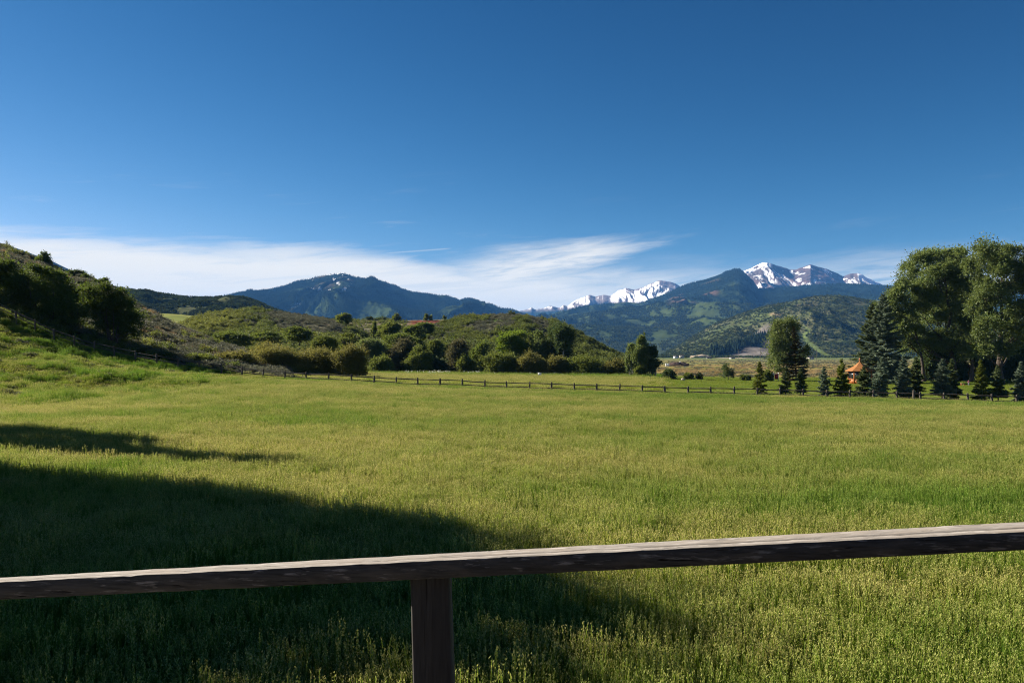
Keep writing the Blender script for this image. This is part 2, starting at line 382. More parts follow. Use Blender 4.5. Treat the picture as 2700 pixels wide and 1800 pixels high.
class Ridge:
    """a hill or mountain: photo skyline (column,row) standing at distance Yr, its foot at Yf; real depth in front and behind"""
    def __init__(s, prof, Yr, Yf, zb, amp, L, seed, shape=1.0, back=0.5, spur=0.0, jag=0.0, conc=0.0):
        p = np.array(prof, float); s.px = p[:, 0]; s.py = p[:, 1]; s.Yr_ = Yr; s.Yf_ = Yf; s.zb_ = zb
        s.amp = amp; s.L = L; s.seed = seed; s.shape = shape; s.back = back; s.spur = spur; s.jag = jag; s.conc = conc
    def _ev(s, q, u): return q(u) if callable(q) else (np.interp(u, *np.array(q, float).T) if isinstance(q, (list, tuple)) else np.full_like(np.asarray(u, float), q))
    def pt(s, u, v):
        u = np.asarray(u, float); v = np.asarray(v, float)
        Yr = s._ev(s.Yr_, u); Yf = s._ev(s.Yf_, u); zb = s._ev(s.zb_, u)
        zr = PZ(np.interp(u, s.px, s.py), Yr)
        if s.jag: zr = zr + s.jag * fbm(u / 9.0, u * 0, s.seed + 5, 4) * Yr / F
        Y = np.where(v <= 1, Yf + (Yr - Yf) * v, Yr + (v - 1) * (Yr - Yf) * s.back)
        X = (u - 1350.0) / F * Y
        t = np.clip(np.where(v <= 1, v, 2 - v), 0, 1)
        S = t ** s.shape
        if s.conc: S = (1 - s.conc) * S + s.conc * (t * t * (3 - 2 * t))
        z = zb + (zr - zb) * S
        env = np.clip(np.minimum(1, (zr - zb) / (np.abs(zr - zb).max() * 0.5 + 1e-6)), 0, 1) * np.where(v <= 1, (4 * t * (1 - t)) ** 0.7, 4 * t * (1 - t))
        w = fbm(X / s.L / 1.7, Y / s.L / 1.7, s.seed + 40, 3)
        n = s.amp * fbm(X / s.L + w, Y / s.L, s.seed, 5)
        if s.spur:
            n = n + s.spur * (ridged(X / s.L * 0.9 + 0.8 * w, Y / s.L * 0.30 + 5.0, s.seed + 80, 5, 0.5) - 0.25)
        return X, Y, z + env * n
    def grid(s, u0, u1, nu, nv, nb=10):
        u = np.linspace(u0, u1, nu); v = np.concatenate([np.linspace(0, 1, nv), np.linspace(1, 2, nb)[1:]])
        U, Vv = np.meshgrid(u, v); U = U.ravel(); Vv = Vv.ravel()
        X, Y, Z = s.pt(U, Vv); nrow = len(v)
        i = np.arange(nrow - 1)[:, None] * nu; j = np.arange(nu - 1)[None]
        Fq = np.stack([i + j, i + j + 1, i + nu + j + 1, i + nu + j], -1).reshape(-1, 4)
        app = HZ - (Z - EYE) / Y * F
        return U, Vv, X, Y, Z, app, Fq
    def build(s, name, label, u0, u1, nu, nv, colour, mat, nb=10):
        U, V, X, Y, Z, app, Fq = s.grid(u0, u1, nu, nv, nb)
        me = mesh_np(name, np.stack([X, Y, Z], -1), Fq, [mat], None, True)
        # slope and orientation for the albedo rules
        Zg = Z.reshape(-1, nu); Xg = X.reshape(-1, nu); Yg = Y.reshape(-1, nu)
        dzu = np.gradient(Zg, axis=1) / (np.gradient(Xg, axis=1) + 1e-6)
        lap = (Zg - 0.25 * (np.roll(Zg, 2, 0) + np.roll(Zg, -2, 0) + np.roll(Zg, 2, 1) + np.roll(Zg, -2, 1)))
        set_col(me, colour(U, V, X, Y, Z, app, dzu.ravel(), lap.ravel()))
        o = link(name, me); tag(o, label, kind='structure'); return o
    def sample(s, n, u0, u1, v0, v1, r, keep=None):
        u = r.uniform(u0, u1, n); v = r.uniform(v0, v1, n)
        X, Y, Z = s.pt(u, v); app = HZ - (Z - EYE) / Y * F
        P = np.stack([X, Y, Z], -1)
        if keep is not None:
            k = keep(u, v, X, Y, Z, app); P = P[k]; u = u[k]; app = app[k]
        return P, u, app

TM_MTN = terrain_mat('mountain_ground', 0.012, 0.30, 0.6, 0.01, 30.0)
TM_FAR = terrain_mat('far_hill_ground', 0.06, 0.35, 0.5, 0.06, 4.0)
TM_HILL = terrain_mat('hill_ground', 0.5, 0.35, 0.6, 0.5, 0.6)

conif = np.array([0.008, 0.014, 0.008]); aspen = np.array([0.040, 0.058, 0.021]); meadow = np.array([0.050, 0.066, 0.023])
rock = np.array([0.21, 0.17, 0.16]); redrock = np.array([0.24, 0.13, 0.10]); snow = np.array([0.86, 0.87, 0.90])
oakc = np.array([0.045, 0.065, 0.018]); sagec = np.array([0.13, 0.125, 0.085]); tan = np.array([0.28, 0.22, 0.13])

# --- far range, snow kept to sunlit left faces, right-hand shadow painted as dark rock
far_range = Ridge([(1200, 840), (1328, 821), (1341, 819), (1355, 823), (1375, 819), (1402, 811), (1412, 816), (1430, 813), (1448, 808), (1476, 811), (1486, 804), (1496, 808), (1514, 794), (1535, 785), (1555, 777),
                   (1570, 782), (1591, 777), (1611, 780), (1632, 765), (1651, 759), (1672, 764), (1693, 758), (1713, 749), (1739, 739), (1755, 741), (1772, 744), (1785, 749), (1796, 757), (1830, 775), (1900, 800), (2000, 820)],
                  11800, 9200, -100, 45, 760, 21, 0.9, 0.4, 190, jag=1.6)
def c_far(U, V, X, Y, Z, app, dz, lap):
    C = lerp(np.tile(rock, (len(U), 1)), np.array([0.15, 0.14, 0.15]), sm(fbm(X / 600, Y / 600, 4), -0.2, 0.3))
    sn = fbm(X / 220 + Z / 500, Y / 600, 6, 5, 0.6) * 0.9 + 0.95 * np.tanh(dz * 2.2) + 0.25 * np.tanh(-lap / 12) - 0.52
    line = np.interp(U, [1300, 1500, 1600, 1800], [826, 815, 800, 805])
    S = sm(sn, -0.12, 0.10) * sm(app, line, line - 14)
    C = lerp(C, conif * 1.6, sm(app, line - 6, line + 6))
    return lerp(C, snow, S)
far_range.build('mountain', 'distant snow covered range low on the skyline between the two nearer mountains', 1230, 1960, 520, 110, c_far, TM_MTN)

# --- snow streaked massif on the right
massif = Ridge([(1700, 800), (1800, 770), (1860, 745), (1912, 728), (1940, 722), (1957, 716), (1981, 707), (1996, 699), (2011, 692), (2020, 693), (2031, 694.5), (2045, 699), (2057, 702), (2070, 706), (2083, 711), (2098, 711), (2108, 707), (2118, 704),
                (2137, 697), (2150, 701), (2164, 705), (2178, 708), (2192, 714), (2208, 721), (2223, 730), (2232, 727), (2241, 724), (2261, 722), (2274, 727), (2300, 739), (2318, 746), (2343, 757), (2360, 760), (2380, 750), (2395, 760), (2450, 752), (2600, 770), (2750, 768), (2950, 800)],
               9300, 7600, -60, 55, 560, 33, 0.85, 0.4, 230, jag=1.2)
def c_massif(U, V, X, Y, Z, app, dz, lap):
    C = lerp(np.tile(np.array([0.115, 0.078, 0.074]), (len(U), 1)), np.array([0.085, 0.072, 0.076]), sm(fbm(X / 500, Y / 500, 14), -0.25, 0.3))
    sn = 1.25 * fbm(X / 95 + 0.5 * fbm(X / 70, Y / 90, 77), Y / 240, 16, 4, 0.6) + 0.22 * np.tanh(dz * 1.2) + 0.40 * np.tanh(-lap / 5)
    S = sm(sn, 0.27, 0.38) * (0.82 + 0.18 * sm(fbm(X / 40, Y / 60, 5, 3), -0.2, 0.2))
    # the smooth snow face under the left summit and the cornice at the right end
    S = np.maximum(S, sm(app - np.interp(U, s_px, s_py), 14, 7) * sm(U, 1952, 1960) * sm(U, 2040, 2028) * sm(fbm(X / 160, Y / 200, 3), 0.35, 0.2))
    S = np.maximum(S, sm(U, 2252, 2264) * sm(U, 2350, 2335) * sm(app - np.interp(U, s_px, s_py) , 20, 12) * sm(dz, 0.4, 0.0))
    line = 760 + 9 * fbm(U / 30, U * 0, 8, 3)
    S = S * sm(app, line + 6, line - 6) * sm(U, 1945, 1960)
    C = lerp(C, conif * 1.5, sm(app, line + 4, line + 16) * 0.9)
    return lerp(C, snow, S)
s_px = massif.px; s_py = massif.py
massif.build('mountain', 'big mountain with twin summits streaked with snow patches', 1730, 2900, 700, 150, c_massif, TM_MTN)

# --- forested shoulder and green lower slopes below the massif
slope = Ridge([(1300, 890), (1390, 857), (1438, 836), (1478, 823), (1530, 809), (1580, 803), (1657, 796.5), (1683, 799), (1708, 792.6), (1759, 772), (1796, 756), (1836, 744), (1874, 732.7), (1890, 727), (1912, 719), (1937, 711), (1950, 711),
               (1965, 722), (1985, 742), (2000, 762), (2040, 762), (2095, 756), (2159, 752), (2230, 751), (2300, 753), (2345, 756), (2500, 760), (2700, 766), (2950, 780)],
              7400, 2900, 0, 70, 800, 51, 1.15, 0.35, 110, jag=0.5)
def c_slope(U, V, X, Y, Z, app, dz, lap):
    n1 = fbm(X / 130, Y / 480, 61, 5, 0.62); n2 = fbm(X / 420, Y / 1500, 65, 5, 0.6)
    sky_ = np.interp(U, slope.px, slope.py)
    C = np.tile(aspen * 0.8, (len(U), 1))
    C = lerp(C, meadow, sm(n1 + 0.12 * sm(app, 830, 790), 0.12, 0.30) * sm(app, 905, 860) * 0.62)
    C = lerp(C, conif * 1.3, sm(n2 - 0.9 * n1, 0.02, 0.18) * 0.9)
    C = lerp(C, conif, sm(app - sky_, 52, 28) * sm(U, 1700, 1780) * 0.95)
    bare = sm(fbm(X / 260 + Y / 800, Y / 1400, 71, 4), 0.08, 0.22) * sm(app - sky_, 6, 16) * sm(app - sky_, 60, 40) * sm(U, 1750, 1790) * sm(U, 1905, 1880)
    C = lerp(C, np.array([0.095, 0.062, 0.045]), bare)
    C = lerp(C, conif * 1.15, sm(U, 1985, 2010) * sm(app, 800, 786))
    C = lerp(C, np.array([0.045, 0.058, 0.030]), sm(app, 880, 920) * 0.8)
    return C
slope.build('mountain', 'long forested mountainside with pale green clearings below the snowy summits', 1320, 2900, 560, 170, c_slope, TM_MTN)

# --- left, dark blue forested mountain
blue = Ridge([(380, 810), (480, 796), (560, 786), (625, 777.5), (651, 773), (680, 770), (723, 761.7), (760, 751.7), (780, 743), (817, 736), (846, 728), (875, 725), (903, 722), (921, 726.4), (938, 735), (955, 735.5), (981, 734.4), (1001, 740),
              (1024, 750), (1047, 759), (1067, 769), (1096, 777.5), (1130, 780), (1155, 785.5), (1175, 785.5), (1193, 789), (1211, 796), (1224, 792), (1239, 790), (1257, 794), (1283, 804.6), (1308, 815), (1329, 825), (1380, 838), (1460, 842), (1560, 850), (1700, 890)],
             7000, 3800, -10, 50, 700, 91, 1.0, 0.4, 190, jag=0.5)
def c_blue(U, V, X, Y, Z, app, dz, lap):
    n1 = fbm(X / 340, Y / 500, 101, 5); sky_ = np.interp(U, blue.px, blue.py)
    C = np.tile(conif, (len(U), 1))
    C = lerp(C, aspen, sm(n1 + 0.2 * np.tanh(dz), 0.18, 0.40) * 0.7)
    C = lerp(C, np.array([0.10, 0.085, 0.06]), sm(fbm(X / 160, Y / 220, 105), 0.15, 0.3) * sm(U, 800, 830) * sm(U, 940, 920) * sm(app - sky_, 40, 20))
    sn = fbm(X / 60 + Y / 200, Y / 150, 107, 4, 0.55)
    S = sm(sn, 0.36, 0.41) * sm(U, 800, 815) * sm(U, 945, 930) * sm(app, 768, 758)
    S = np.maximum(S, sm(np.abs(app - (812 - (U - 770) * 0.62)), 2.6, 1.4) * sm(U, 766, 770) * sm(U, 795, 790))
    S = np.maximum(S, sm(np.abs(app - (738 + (U - 882) * 0.85)), 3.0, 1.6) * sm(U, 876, 880) * sm(U, 898, 894))
    return lerp(C, snow, S)
blue.build('mountain', 'dark blue forested mountain with a few snow patches near its top', 400, 1680, 520, 150, c_blue, TM_MTN)

# --- brush covered hill on the right with a grey talus scar
brown = Ridge([(1600, 948), (1738, 938), (1775, 920), (1815, 897), (1850, 876), (1879, 859), (1942, 833.5), (2006, 810.5), (2057, 801.6), (2108, 790), (2150, 784), (2185, 781), (2223, 782.4), (2261, 787.6), (2300, 795), (2450, 806), (2700, 832), (2900, 850)],
              2700, 1750, 2, 26, 260, 121, 1.0, 0.5, 42, jag=0.4)
def scar(U, app):
    a = sm(np.abs(U - (2062 - (app - 830) * 0.78)), 22 + (app - 830) * 0.42, 4 + (app - 830) * 0.36)
    return a * sm(app, 846, 862) * sm(app, 944, 941)
def c_brown(U, V, X, Y, Z, app, dz, lap):
    n = fbm(X / 120, Y / 160, 131, 5)
    C = lerp(np.tile(np.array([0.052, 0.064, 0.026]), (len(U), 1)), np.array([0.068, 0.070, 0.036]), sm(n, -0.15, 0.3))
    C = lerp(C, np.array([0.075, 0.095, 0.034]), sm(fbm(X / 200, Y / 300, 135), 0.12, 0.3) * 0.6)
    st = sm(np.abs(U - np.interp(app, [855, 870, 885, 900, 920, 945], [2108, 2134, 2118, 2128, 2152, 2190])), np.interp(app, [855, 945], [6, 26]), 2) * sm(app, 852, 860)
    C = lerp(C, np.array([0.095, 0.125, 0.042]), st)
    C = lerp(C, tan * 0.7, sm(np.hypot((U - 2050) / 22, (app - 828) / 6) + 0.8 * n, 1.0, 0.6) * 0.8)
    C = lerp(C, tan * 0.5, sm(np.hypot((U - 2130) / 40, (app - 805) / 5) + 0.8 * n, 1.0, 0.6) * 0.5)
    return lerp(C, np.array([0.135, 0.12, 0.11]) * (0.8 + 0.6 * sm(fbm(X / 30, Y / 50, 137), -0.3, 0.4))[:, None], scar(U, app + 8 * n) * 0.95)
brown.build('hill', 'green brown brush covered hill with a grey rock slide at the valley edge', 1620, 2880, 460, 130, c_brown, TM_FAR)

# --- far left blue ridge and the green ridge in front of it
farleft = Ridge([(-500, 560), (-200, 600), (0, 640), (60, 660), (140, 690), (188, 713), (240, 742), (330, 780), (430, 800)], 4200, 3000, 0, 30, 500, 141, 1.0, 0.4, 40, jag=0.5)
farleft.build('hill', 'blue ridge peeking out behind the near left hillside', -480, 420, 160, 40, lambda U, V, X, Y, Z, app, dz, lap: lerp(np.tile(conif * 1.2, (len(U), 1)), aspen, sm(fbm(X / 200, Y / 300, 143), 0.0, 0.3) * 0.6), TM_FAR)
green = Ridge([(100, 740), (200, 745), (301, 759), (330, 762), (367, 769), (416, 775), (459, 780), (502, 784.5), (545, 785), (588, 783), (617, 782), (646, 787), (675, 796), (708, 812), (723, 818), (750, 826), (800, 836), (900, 850), (1000, 870)],
              1350, 760, -4, 14, 130, 151, 0.9, 0.5, 22, jag=0.3)
def c_green(U, V, X, Y, Z, app, dz, lap):
    n = fbm(X / 60, Y / 90, 153, 5)
    C = lerp(np.tile(oakc * 0.9, (len(U), 1)), np.array([0.085, 0.095, 0.045]), sm(n, 0.0, 0.3))
    C = lerp(C, tan, sm(np.hypot((U - 500) / 14, (app - 812) / 5) + n, 0.9, 0.5) * 0.7)
    return C
green.build('hill', 'oak covered green ridge in the middle distance left of the dark mountain', 120, 980, 260, 90, c_green, TM_FAR)

# --- pale pasture bench, then the near knolls
bench = Ridge([(240, 832), (330, 825), (416, 826), (470, 828.5), (531, 834), (600, 842), (700, 850), (800, 858)], 640, 430, -2, 1.0, 60, 161, 0.55, 0.4)
bench.build('pasture', 'pale green pasture bench below the oak covered ridge', 260, 780, 80, 40, lambda U, V, X, Y, Z, app, dz, lap: lerp(np.tile(np.array([0.19, 0.20, 0.065]), (len(U), 1)), np.array([0.15, 0.175, 0.055]), sm(fbm(X / 30, Y / 40, 5), -0.2, 0.3)), TM_FAR)
crest = Ridge([(700, 850), (800, 845), (880, 843.5), (923, 843), (1000, 843), (1060, 845), (1090, 844), (1125, 843.5), (1180, 842), (1215, 843), (1260, 848), (1400, 860), (1500, 880)], 520, 400, -2, 2.5, 40, 171, 0.6, 0.5, jag=0.5)
def c_crest(U, V, X, Y, Z, app, dz, lap):
    C = lerp(np.tile(sagec, (len(U), 1)), tan * 0.8, sm(fbm(X / 12, Y / 18, 5), 0.0, 0.4) * 0.7)
    return lerp(C, np.array([0.125, 0.047, 0.032]) * (0.75 + 0.6 * sm(fbm(X / 4, Z / 2.2, 8), -0.3, 0.4))[:, None], sm(U, 1072, 1092) * sm(U, 1192, 1180) * sm(app + 14 * fbm(X / 6, Y / 9, 31, 4), 862, 856) * sm(app - 3 * fbm(X / 3, Y / 5, 37, 3), 843.5, 846))
crest.build('hill', 'flat topped rise with a bare red earth bank between the two knolls', 720, 1480, 200, 60, c_crest, TM_HILL)
knoll_a = Ridge([(400, 900), (450, 872), (507, 844), (550, 832), (593, 822.5), (637, 817), (668, 817), (708, 819), (760, 824), (809, 831), (852, 839), (880, 846), (920, 862), (960, 880), (1000, 898), (1060, 925), (1140, 955)],
                [(400, 330), (800, 330), (1140, 290)], [(400, 225), (1140, 215)], -1.5, 2.2, 34, 181, 0.8, 0.6, 2.5, jag=0.4)
def c_knoll(U, V, X, Y, Z, app, dz, lap):
    n = fbm(X / 16, Y / 22, 183, 5)
    return lerp(lerp(np.tile(sagec * 0.85, (len(U), 1)), oakc * 1.2, sm(n, -0.1, 0.25)), tan * 0.8, sm(fbm(X / 7, Y / 9, 187), 0.15, 0.4) * 0.5)
knoll_a.build('hill', 'rounded knoll with oak scrub on its left flank and sagebrush on its right', 410, 1130, 220, 80, c_knoll, TM_HILL)
knoll_b = Ridge([(960, 955), (1040, 905), (1100, 868), (1140, 855), (1181, 846), (1219, 836), (1257, 831), (1308, 829), (1346, 828.5), (1385, 832), (1423, 839), (1461, 849), (1500, 866), (1530, 884), (1555, 898), (1581, 913), (1606, 926), (1632, 938), (1680, 953)],
                320, 225, -1.5, 2.0, 30, 191, 0.8, 0.6, 2.0, jag=0.4)
knoll_b.build('hill', 'rounded brush covered knoll falling steeply to the valley on its right', 970, 1670, 220, 80, c_knoll, TM_HILL)

# --- near hillside on the left, rising from the fence
HILL_PROF = [(-1300, 820), (-900, 740), (-500, 690), (-250, 662), (-80, 650), (0, 646), (29, 656), (57, 668), (95, 681), (129, 700), (158, 713), (230, 731), (287, 758), (330, 783), (367, 809), (416, 832), (459, 859), (517, 882), (574, 905), (617, 918), (680, 938), (760, 960), (840, 985)]
def hill_foot(u): return fenceY(np.clip(u, 0, 2700)) + 3.0
def hill_zb(u):
    Y = hill_foot(u); return ground((u - 1350) / F * Y, Y) - 0.25
near_hill = Ridge(HILL_PROF, [(-1300, 190), (0, 182), (300, 168), (620, 142), (840, 125)], hill_foot, hill_zb, 1.4, 16, 201, 0.95, 0.8, 0.8)
def c_near(U, V, X, Y, Z, app, dz, lap):
    n = fbm(X / 5, Y / 7, 203, 5)
    C = lerp(np.tile(np.array([0.06, 0.06, 0.032]), (len(U), 1)), np.array([0.048, 0.060, 0.020]), sm(n, -0.15, 0.25))
    return lerp(C, tan, sm(fbm(X / 9, Y / 12, 207), 0.05, 0.35) * sm(V, 0.35, 0.7) * 0.4)
near_hill.build('hillside', 'steep sagebrush hillside rising on the left behind the rail fence', -1280, 830, 300, 90, c_near, TM_HILL, 20)

# ---------------------------------------------------------------- foliage materials
LEAF_OAK = leaf_mat('oak_leaves', (0.046, 0.078, 0.012), (0.080, 0.118, 0.020), 0.42, vary=0.18)
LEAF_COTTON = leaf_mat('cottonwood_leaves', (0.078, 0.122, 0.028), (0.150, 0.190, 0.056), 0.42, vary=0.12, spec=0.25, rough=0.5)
LEAF_WILLOW = leaf_mat('willow_leaves', (0.105, 0.115, 0.024), (0.175, 0.168, 0.042), 0.42, vary=0.12)
LEAF_GREEN = leaf_mat('green_willow_leaves', (0.080, 0.115, 0.020), (0.135, 0.165, 0.032), 0.42, vary=0.12)
LEAF_BRIGHT = leaf_mat('bright_leaves', (0.085, 0.145, 0.014), (0.135, 0.200, 0.022), 0.45, vary=0.1)
LEAF_MID = leaf_mat('thicket_leaves', (0.066, 0.102, 0.016), (0.112, 0.150, 0.028), 0.42, vary=0.22)
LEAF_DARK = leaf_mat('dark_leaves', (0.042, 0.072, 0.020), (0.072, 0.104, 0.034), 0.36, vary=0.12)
LEAF_BROWN = leaf_mat('thin_brown_leaves', (0.090, 0.086, 0.040), (0.115, 0.118, 0.044), 0.36, vary=0.12)
NEEDLE = leaf_mat('spruce_needles', (0.054, 0.082, 0.028), (0.100, 0.126, 0.048), 0.28, vary=0.12)
NEEDLE_BLUE = leaf_mat('blue_spruce_needles', (0.090, 0.130, 0.082), (0.155, 0.195, 0.130), 0.25, vary=0.10)
NEEDLE_LIGHT = leaf_mat('young_green_needles', (0.075, 0.105, 0.016), (0.135, 0.155, 0.026), 0.28, vary=0.12)
NEEDLE_BROWN = leaf_mat('cone_brown_needles', (0.055, 0.052, 0.020), (0.085, 0.062, 0.026), 0.18, vary=0.1)
SAGE = leaf_mat('sagebrush_leaves', (0.088, 0.098, 0.058), (0.140, 0.142, 0.092), 0.22, vary=0.25)
BRUSH = leaf_mat('brush_leaves', (0.052, 0.080, 0.016), (0.088, 0.112, 0.026), 0.40, 'tint', (0.130, 0.150, 0.030), vary=0.3)
DRY = leaf_mat('dry_weeds', (0.22, 0.17, 0.075), (0.30, 0.23, 0.11), 0.3, vary=0.25)
FAR_CONIFER = leaf_mat('distant_conifer', (0.008, 0.015, 0.008), (0.014, 0.022, 0.012), 0.0, vary=0.3, spec=0.0, rough=1.0)
FAR_LEAF = leaf_mat('distant_broadleaf', (0.033, 0.053, 0.016), (0.054, 0.075, 0.026), 0.15, 'tint', (0.085, 0.098, 0.038), vary=0.3, spec=0.0, rough=1.0)

def shrub_mesh(name, n, leaf, mat, r, squash=0.75, ncl=9, up=0.0):
    c = unit(r.normal(size=(ncl, 3))); c[:, 2] = np.abs(c[:, 2]) * 0.9 + 0.12; c *= r.uniform(0.35, 0.8, ncl)[:, None]
    k = r.integers(0, ncl, n); d = unit(r.normal(size=(n, 3)))
    P = c[k] + d * (r.random(n) ** 0.4)[:, None] * 0.33
    P[:, 2] = np.maximum(P[:, 2], 0.02) * squash
    D = unit(d + np.array([0, 0, up]))
    V, Fq = diamonds(P, D, leaf * r.uniform(0.7, 1.4, n), leaf * 0.62, r)
    return mesh_np(name, V, Fq, [mat])
r3 = np.random.default_rng(31)
C_SAGE = source_collection('sagebrush', [shrub_mesh('sagebrush', 260, 0.16, SAGE, r3, 0.8, 10, 0.8) for _ in range(4)])
C_BRUSH = source_collection('oak_brush', [shrub_mesh('oak_brush', 420, 0.15, BRUSH, r3, 0.95, 12) for _ in range(5)])
C_FARB = source_collection('distant_brush', [shrub_mesh('distant_brush', 60, 0.42, FAR_LEAF, r3, 0.9, 7) for _ in range(4)])
def dry_mesh(name, r):
    n = 90; a = r.random(n) * 6.283; q = np.sqrt(r.random(n)) * 0.5
    B = np.stack([np.cos(a) * q, np.sin(a) * q, np.zeros(n)], -1); h = r.uniform(0.4, 1.0, n)
    D = unit(np.stack([r.normal(0, 0.25, n), r.normal(0, 0.25, n), np.ones(n)], -1))
    V, Fq = diamonds(B + D * h[:, None] / 2, D, h, 0.035, r); return mesh_np(name, V, Fq, [DRY])
C_DRY = source_collection('dry_weeds', [dry_mesh('dry_weeds', r3) for _ in range(3)])
def far_conifer_mesh(name, r, tiers=5, sides=6):
    b = MB()
    for t in range(tiers):
        z0 = 0.08 + 0.92 * t / tiers * 0.95; z1_ = min(1.0, z0 + 0.36); rr = 0.17 * (1 - t / tiers) + 0.025
        a = np.linspace(0, 6.283, sides, endpoint=False) + r.random() * 6; q = rr * r.uniform(0.65, 1.2, sides)
        V = np.vstack([np.stack([np.cos(a) * q, np.sin(a) * q, np.full(sides, z0) + r.uniform(-.03, .03, sides)], -1), [[0, 0, z1_]]])
        j = np.arange(sides); b.add(V, np.stack([j, (j + 1) % sides, np.full(sides, sides)], -1))
    return b.mesh(name, [FAR_CONIFER])
C_FARC = source_collection('distant_conifers', [far_conifer_mesh('distant_conifers', r3) for _ in range(4)])

# ---------------------------------------------------------------- forest and brush on the far slopes (uncountable masses)
r4 = np.random.default_rng(44)
def sc_uniform(n, s0, s1, r, zf_=1.0):
    s = r.uniform(s0, s1, n); return np.stack([s, s, s * zf_ * r.uniform(0.85, 1.15, n)], -1)
def conifer_scatter(name, label, ridge, n, u0, u1, v0, v1, keep, s0, s1):
    P, u, app = ridge.sample(n, u0, u1, v0, v1, r4, keep); m = len(P)
    P[:, 2] -= 1.0
    scatter(name, label, P, upright(m, r4, 0.02), sc_uniform(m, s0, s1, r4), r4.integers(0, 4, m), r4.random(m), C_FARC)
conifer_scatter('conifer_forest', 'conifer forest covering the dark blue mountain', blue, 60000, 420, 1600, 0.15, 1.02,
                lambda u, v, X, Y, Z, app: (fbm(X / 340, Y / 500, 101, 5) < 0.16 + 0.2 * r4.random(len(u))) & ~((u > 805) & (u < 935) & (app < 768) & (r4.random(len(u)) < 0.75)) & (app < 850), 9, 17)
conifer_scatter('conifer_forest', 'conifer stands dotted over the mountainside below the snowy summits', slope, 60000, 1330, 2500, 0.25, 1.01,
                lambda u, v, X, Y, Z, app: ((fbm(X / 130, Y / 480, 61, 5, 0.62) < -0.02 + 0.25 * (r4.random(len(u)) - 0.5)) | (app - np.interp(u, slope.px, slope.py) < 30) & (u > 1700)) & (app < 905) &
                ~((u > 1750) & (u < 1905) & (fbm(X / 260 + Y / 800, Y / 1400, 71, 4) > 0.12)), 10, 19)
conifer_scatter('conifer_forest', 'dark band of conifers at the foot of the hill with the rock slide', brown, 2600, 1870, 2060, 0.0, 0.6,
                lambda u, v, X, Y, Z, app: np.abs(app - (938 - (u - 1880) * 0.33)) < 9 + 4 * np.sin(u / 9.0), 13, 22)
conifer_scatter('conifer_forest', 'conifers in the folds of the brush covered hill', brown, 2600, 2060, 2500, 0.05, 0.95,
                lambda u, v, X, Y, Z, app: (fbm(X / 90, Y / 200, 136, 4) > 0.22) & (np.abs(app - 845) < 45), 9, 15)
def brush_scatter(name, label, ridge, n, u0, u1, v0, v1, keep, s0, s1, coll, nvar, tint=None, zs=1.0):
    P, u, app = ridge.sample(n, u0, u1, v0, v1, r4, keep); m = len(P); P[:, 2] -= 0.05 * s0
    t = tint(P, u, app) if tint else r4.random(m)
    return scatter(name, label, P, upright(m, r4, 0.1), sc_uniform(m, s0, s1, r4, zs), r4.integers(0, nvar, m), t, coll)
brush_scatter('brush', 'low brush covering the hill with the rock slide', brown, 26000, 1650, 2600, 0.0, 1.0,
              lambda u, v, X, Y, Z, app: (r4.random(len(u)) < 0.35 + 0.6 * sm(fbm(X / 60, Y / 90, 139), -0.1, 0.2)) & (scar(u, app) < 0.4) &
              (np.abs(u - np.interp(app, [855, 870, 885, 900, 920, 945], [2108, 2134, 2118, 2128, 2152, 2190])) > np.interp(app, [855, 945], [3, 14])), 2.5, 5.5, C_FARB, 4,
              lambda P, u, app: np.clip(0.35 + 0.7 * fbm(P[:, 0] / 150, P[:, 1] / 200, 5) + 0.2 * r4.normal(size=len(u)), 0, 1))
brush_scatter('brush', 'aspen and oak brush on the lower mountainside', slope, 30000, 1340, 2300, 0.0, 0.72,
              lambda u, v, X, Y, Z, app: (app > 800) & (fbm(X / 130, Y / 480, 61, 5, 0.62) < 0.12), 6, 13, C_FARB, 4,
              lambda P, u, app: np.clip(0.3 + 0.8 * fbm(P[:, 0] / 300, P[:, 1] / 700, 6), 0, 1))
brush_scatter('brush', 'oak brush covering the green ridge', green, 24000, 130, 900, 0.0, 1.01,
              lambda u, v, X, Y, Z, app: fbm(X / 60, Y / 90, 153, 5) < 0.05 + 0.35 * r4.random(len(u)), 2.2, 5.0, C_FARB, 4,
              lambda P, u, app: np.clip(0.15 + 0.5 * fbm(P[:, 0] / 50, P[:, 1] / 60, 5), 0, 1))
brush_scatter('brush', 'mixed brush on the flat topped rise', crest, 1800, 720, 1480, 0.2, 1.02,
              lambda u, v, X, Y, Z, app: ~((u > 1075) & (u < 1190) & (app < 868)), 0.7, 2.0, C_BRUSH, 5)
def oakpatch(u, X, Y): return fbm(X / 16, Y / 22, 183, 5) + 0.55 * sm(u, 640, 590) - 0.25 * sm(u, 680, 740) * sm(u, 900, 840)
brush_scatter('oak_brush', 'scrub oak thicket on the flank of the rounded knoll', knoll_a, 3600, 430, 1100, 0.05, 1.0,
              lambda u, v, X, Y, Z, app: oakpatch(u, X, Y) > 0.05, 1.2, 2.6, C_BRUSH, 5, lambda P, u, app: np.clip(0.9 * sm(u, 680, 600) + 0.25 * r4.normal(size=len(u)), 0, 1))
brush_scatter('sagebrush', 'sagebrush on the rounded knoll', knoll_a, 6500, 430, 1100, 0.05, 1.0,
              lambda u, v, X, Y, Z, app: oakpatch(u, X, Y) <= 0.12, 0.6, 1.25, C_SAGE, 4)
brush_scatter('oak_brush', 'scrub oak on the knoll that falls to the valley', knoll_b, 3400, 990, 1660, 0.05, 1.0,
              lambda u, v, X, Y, Z, app: fbm(X / 14, Y / 20, 195, 5) + 0.4 * sm(u, 1440, 1560) > 0.03, 1.0, 2.3, C_BRUSH, 5, lambda P, u, app: np.clip(0.25 + 0.8 * fbm(P[:, 0] / 10, P[:, 1] / 12, 9), 0, 1))
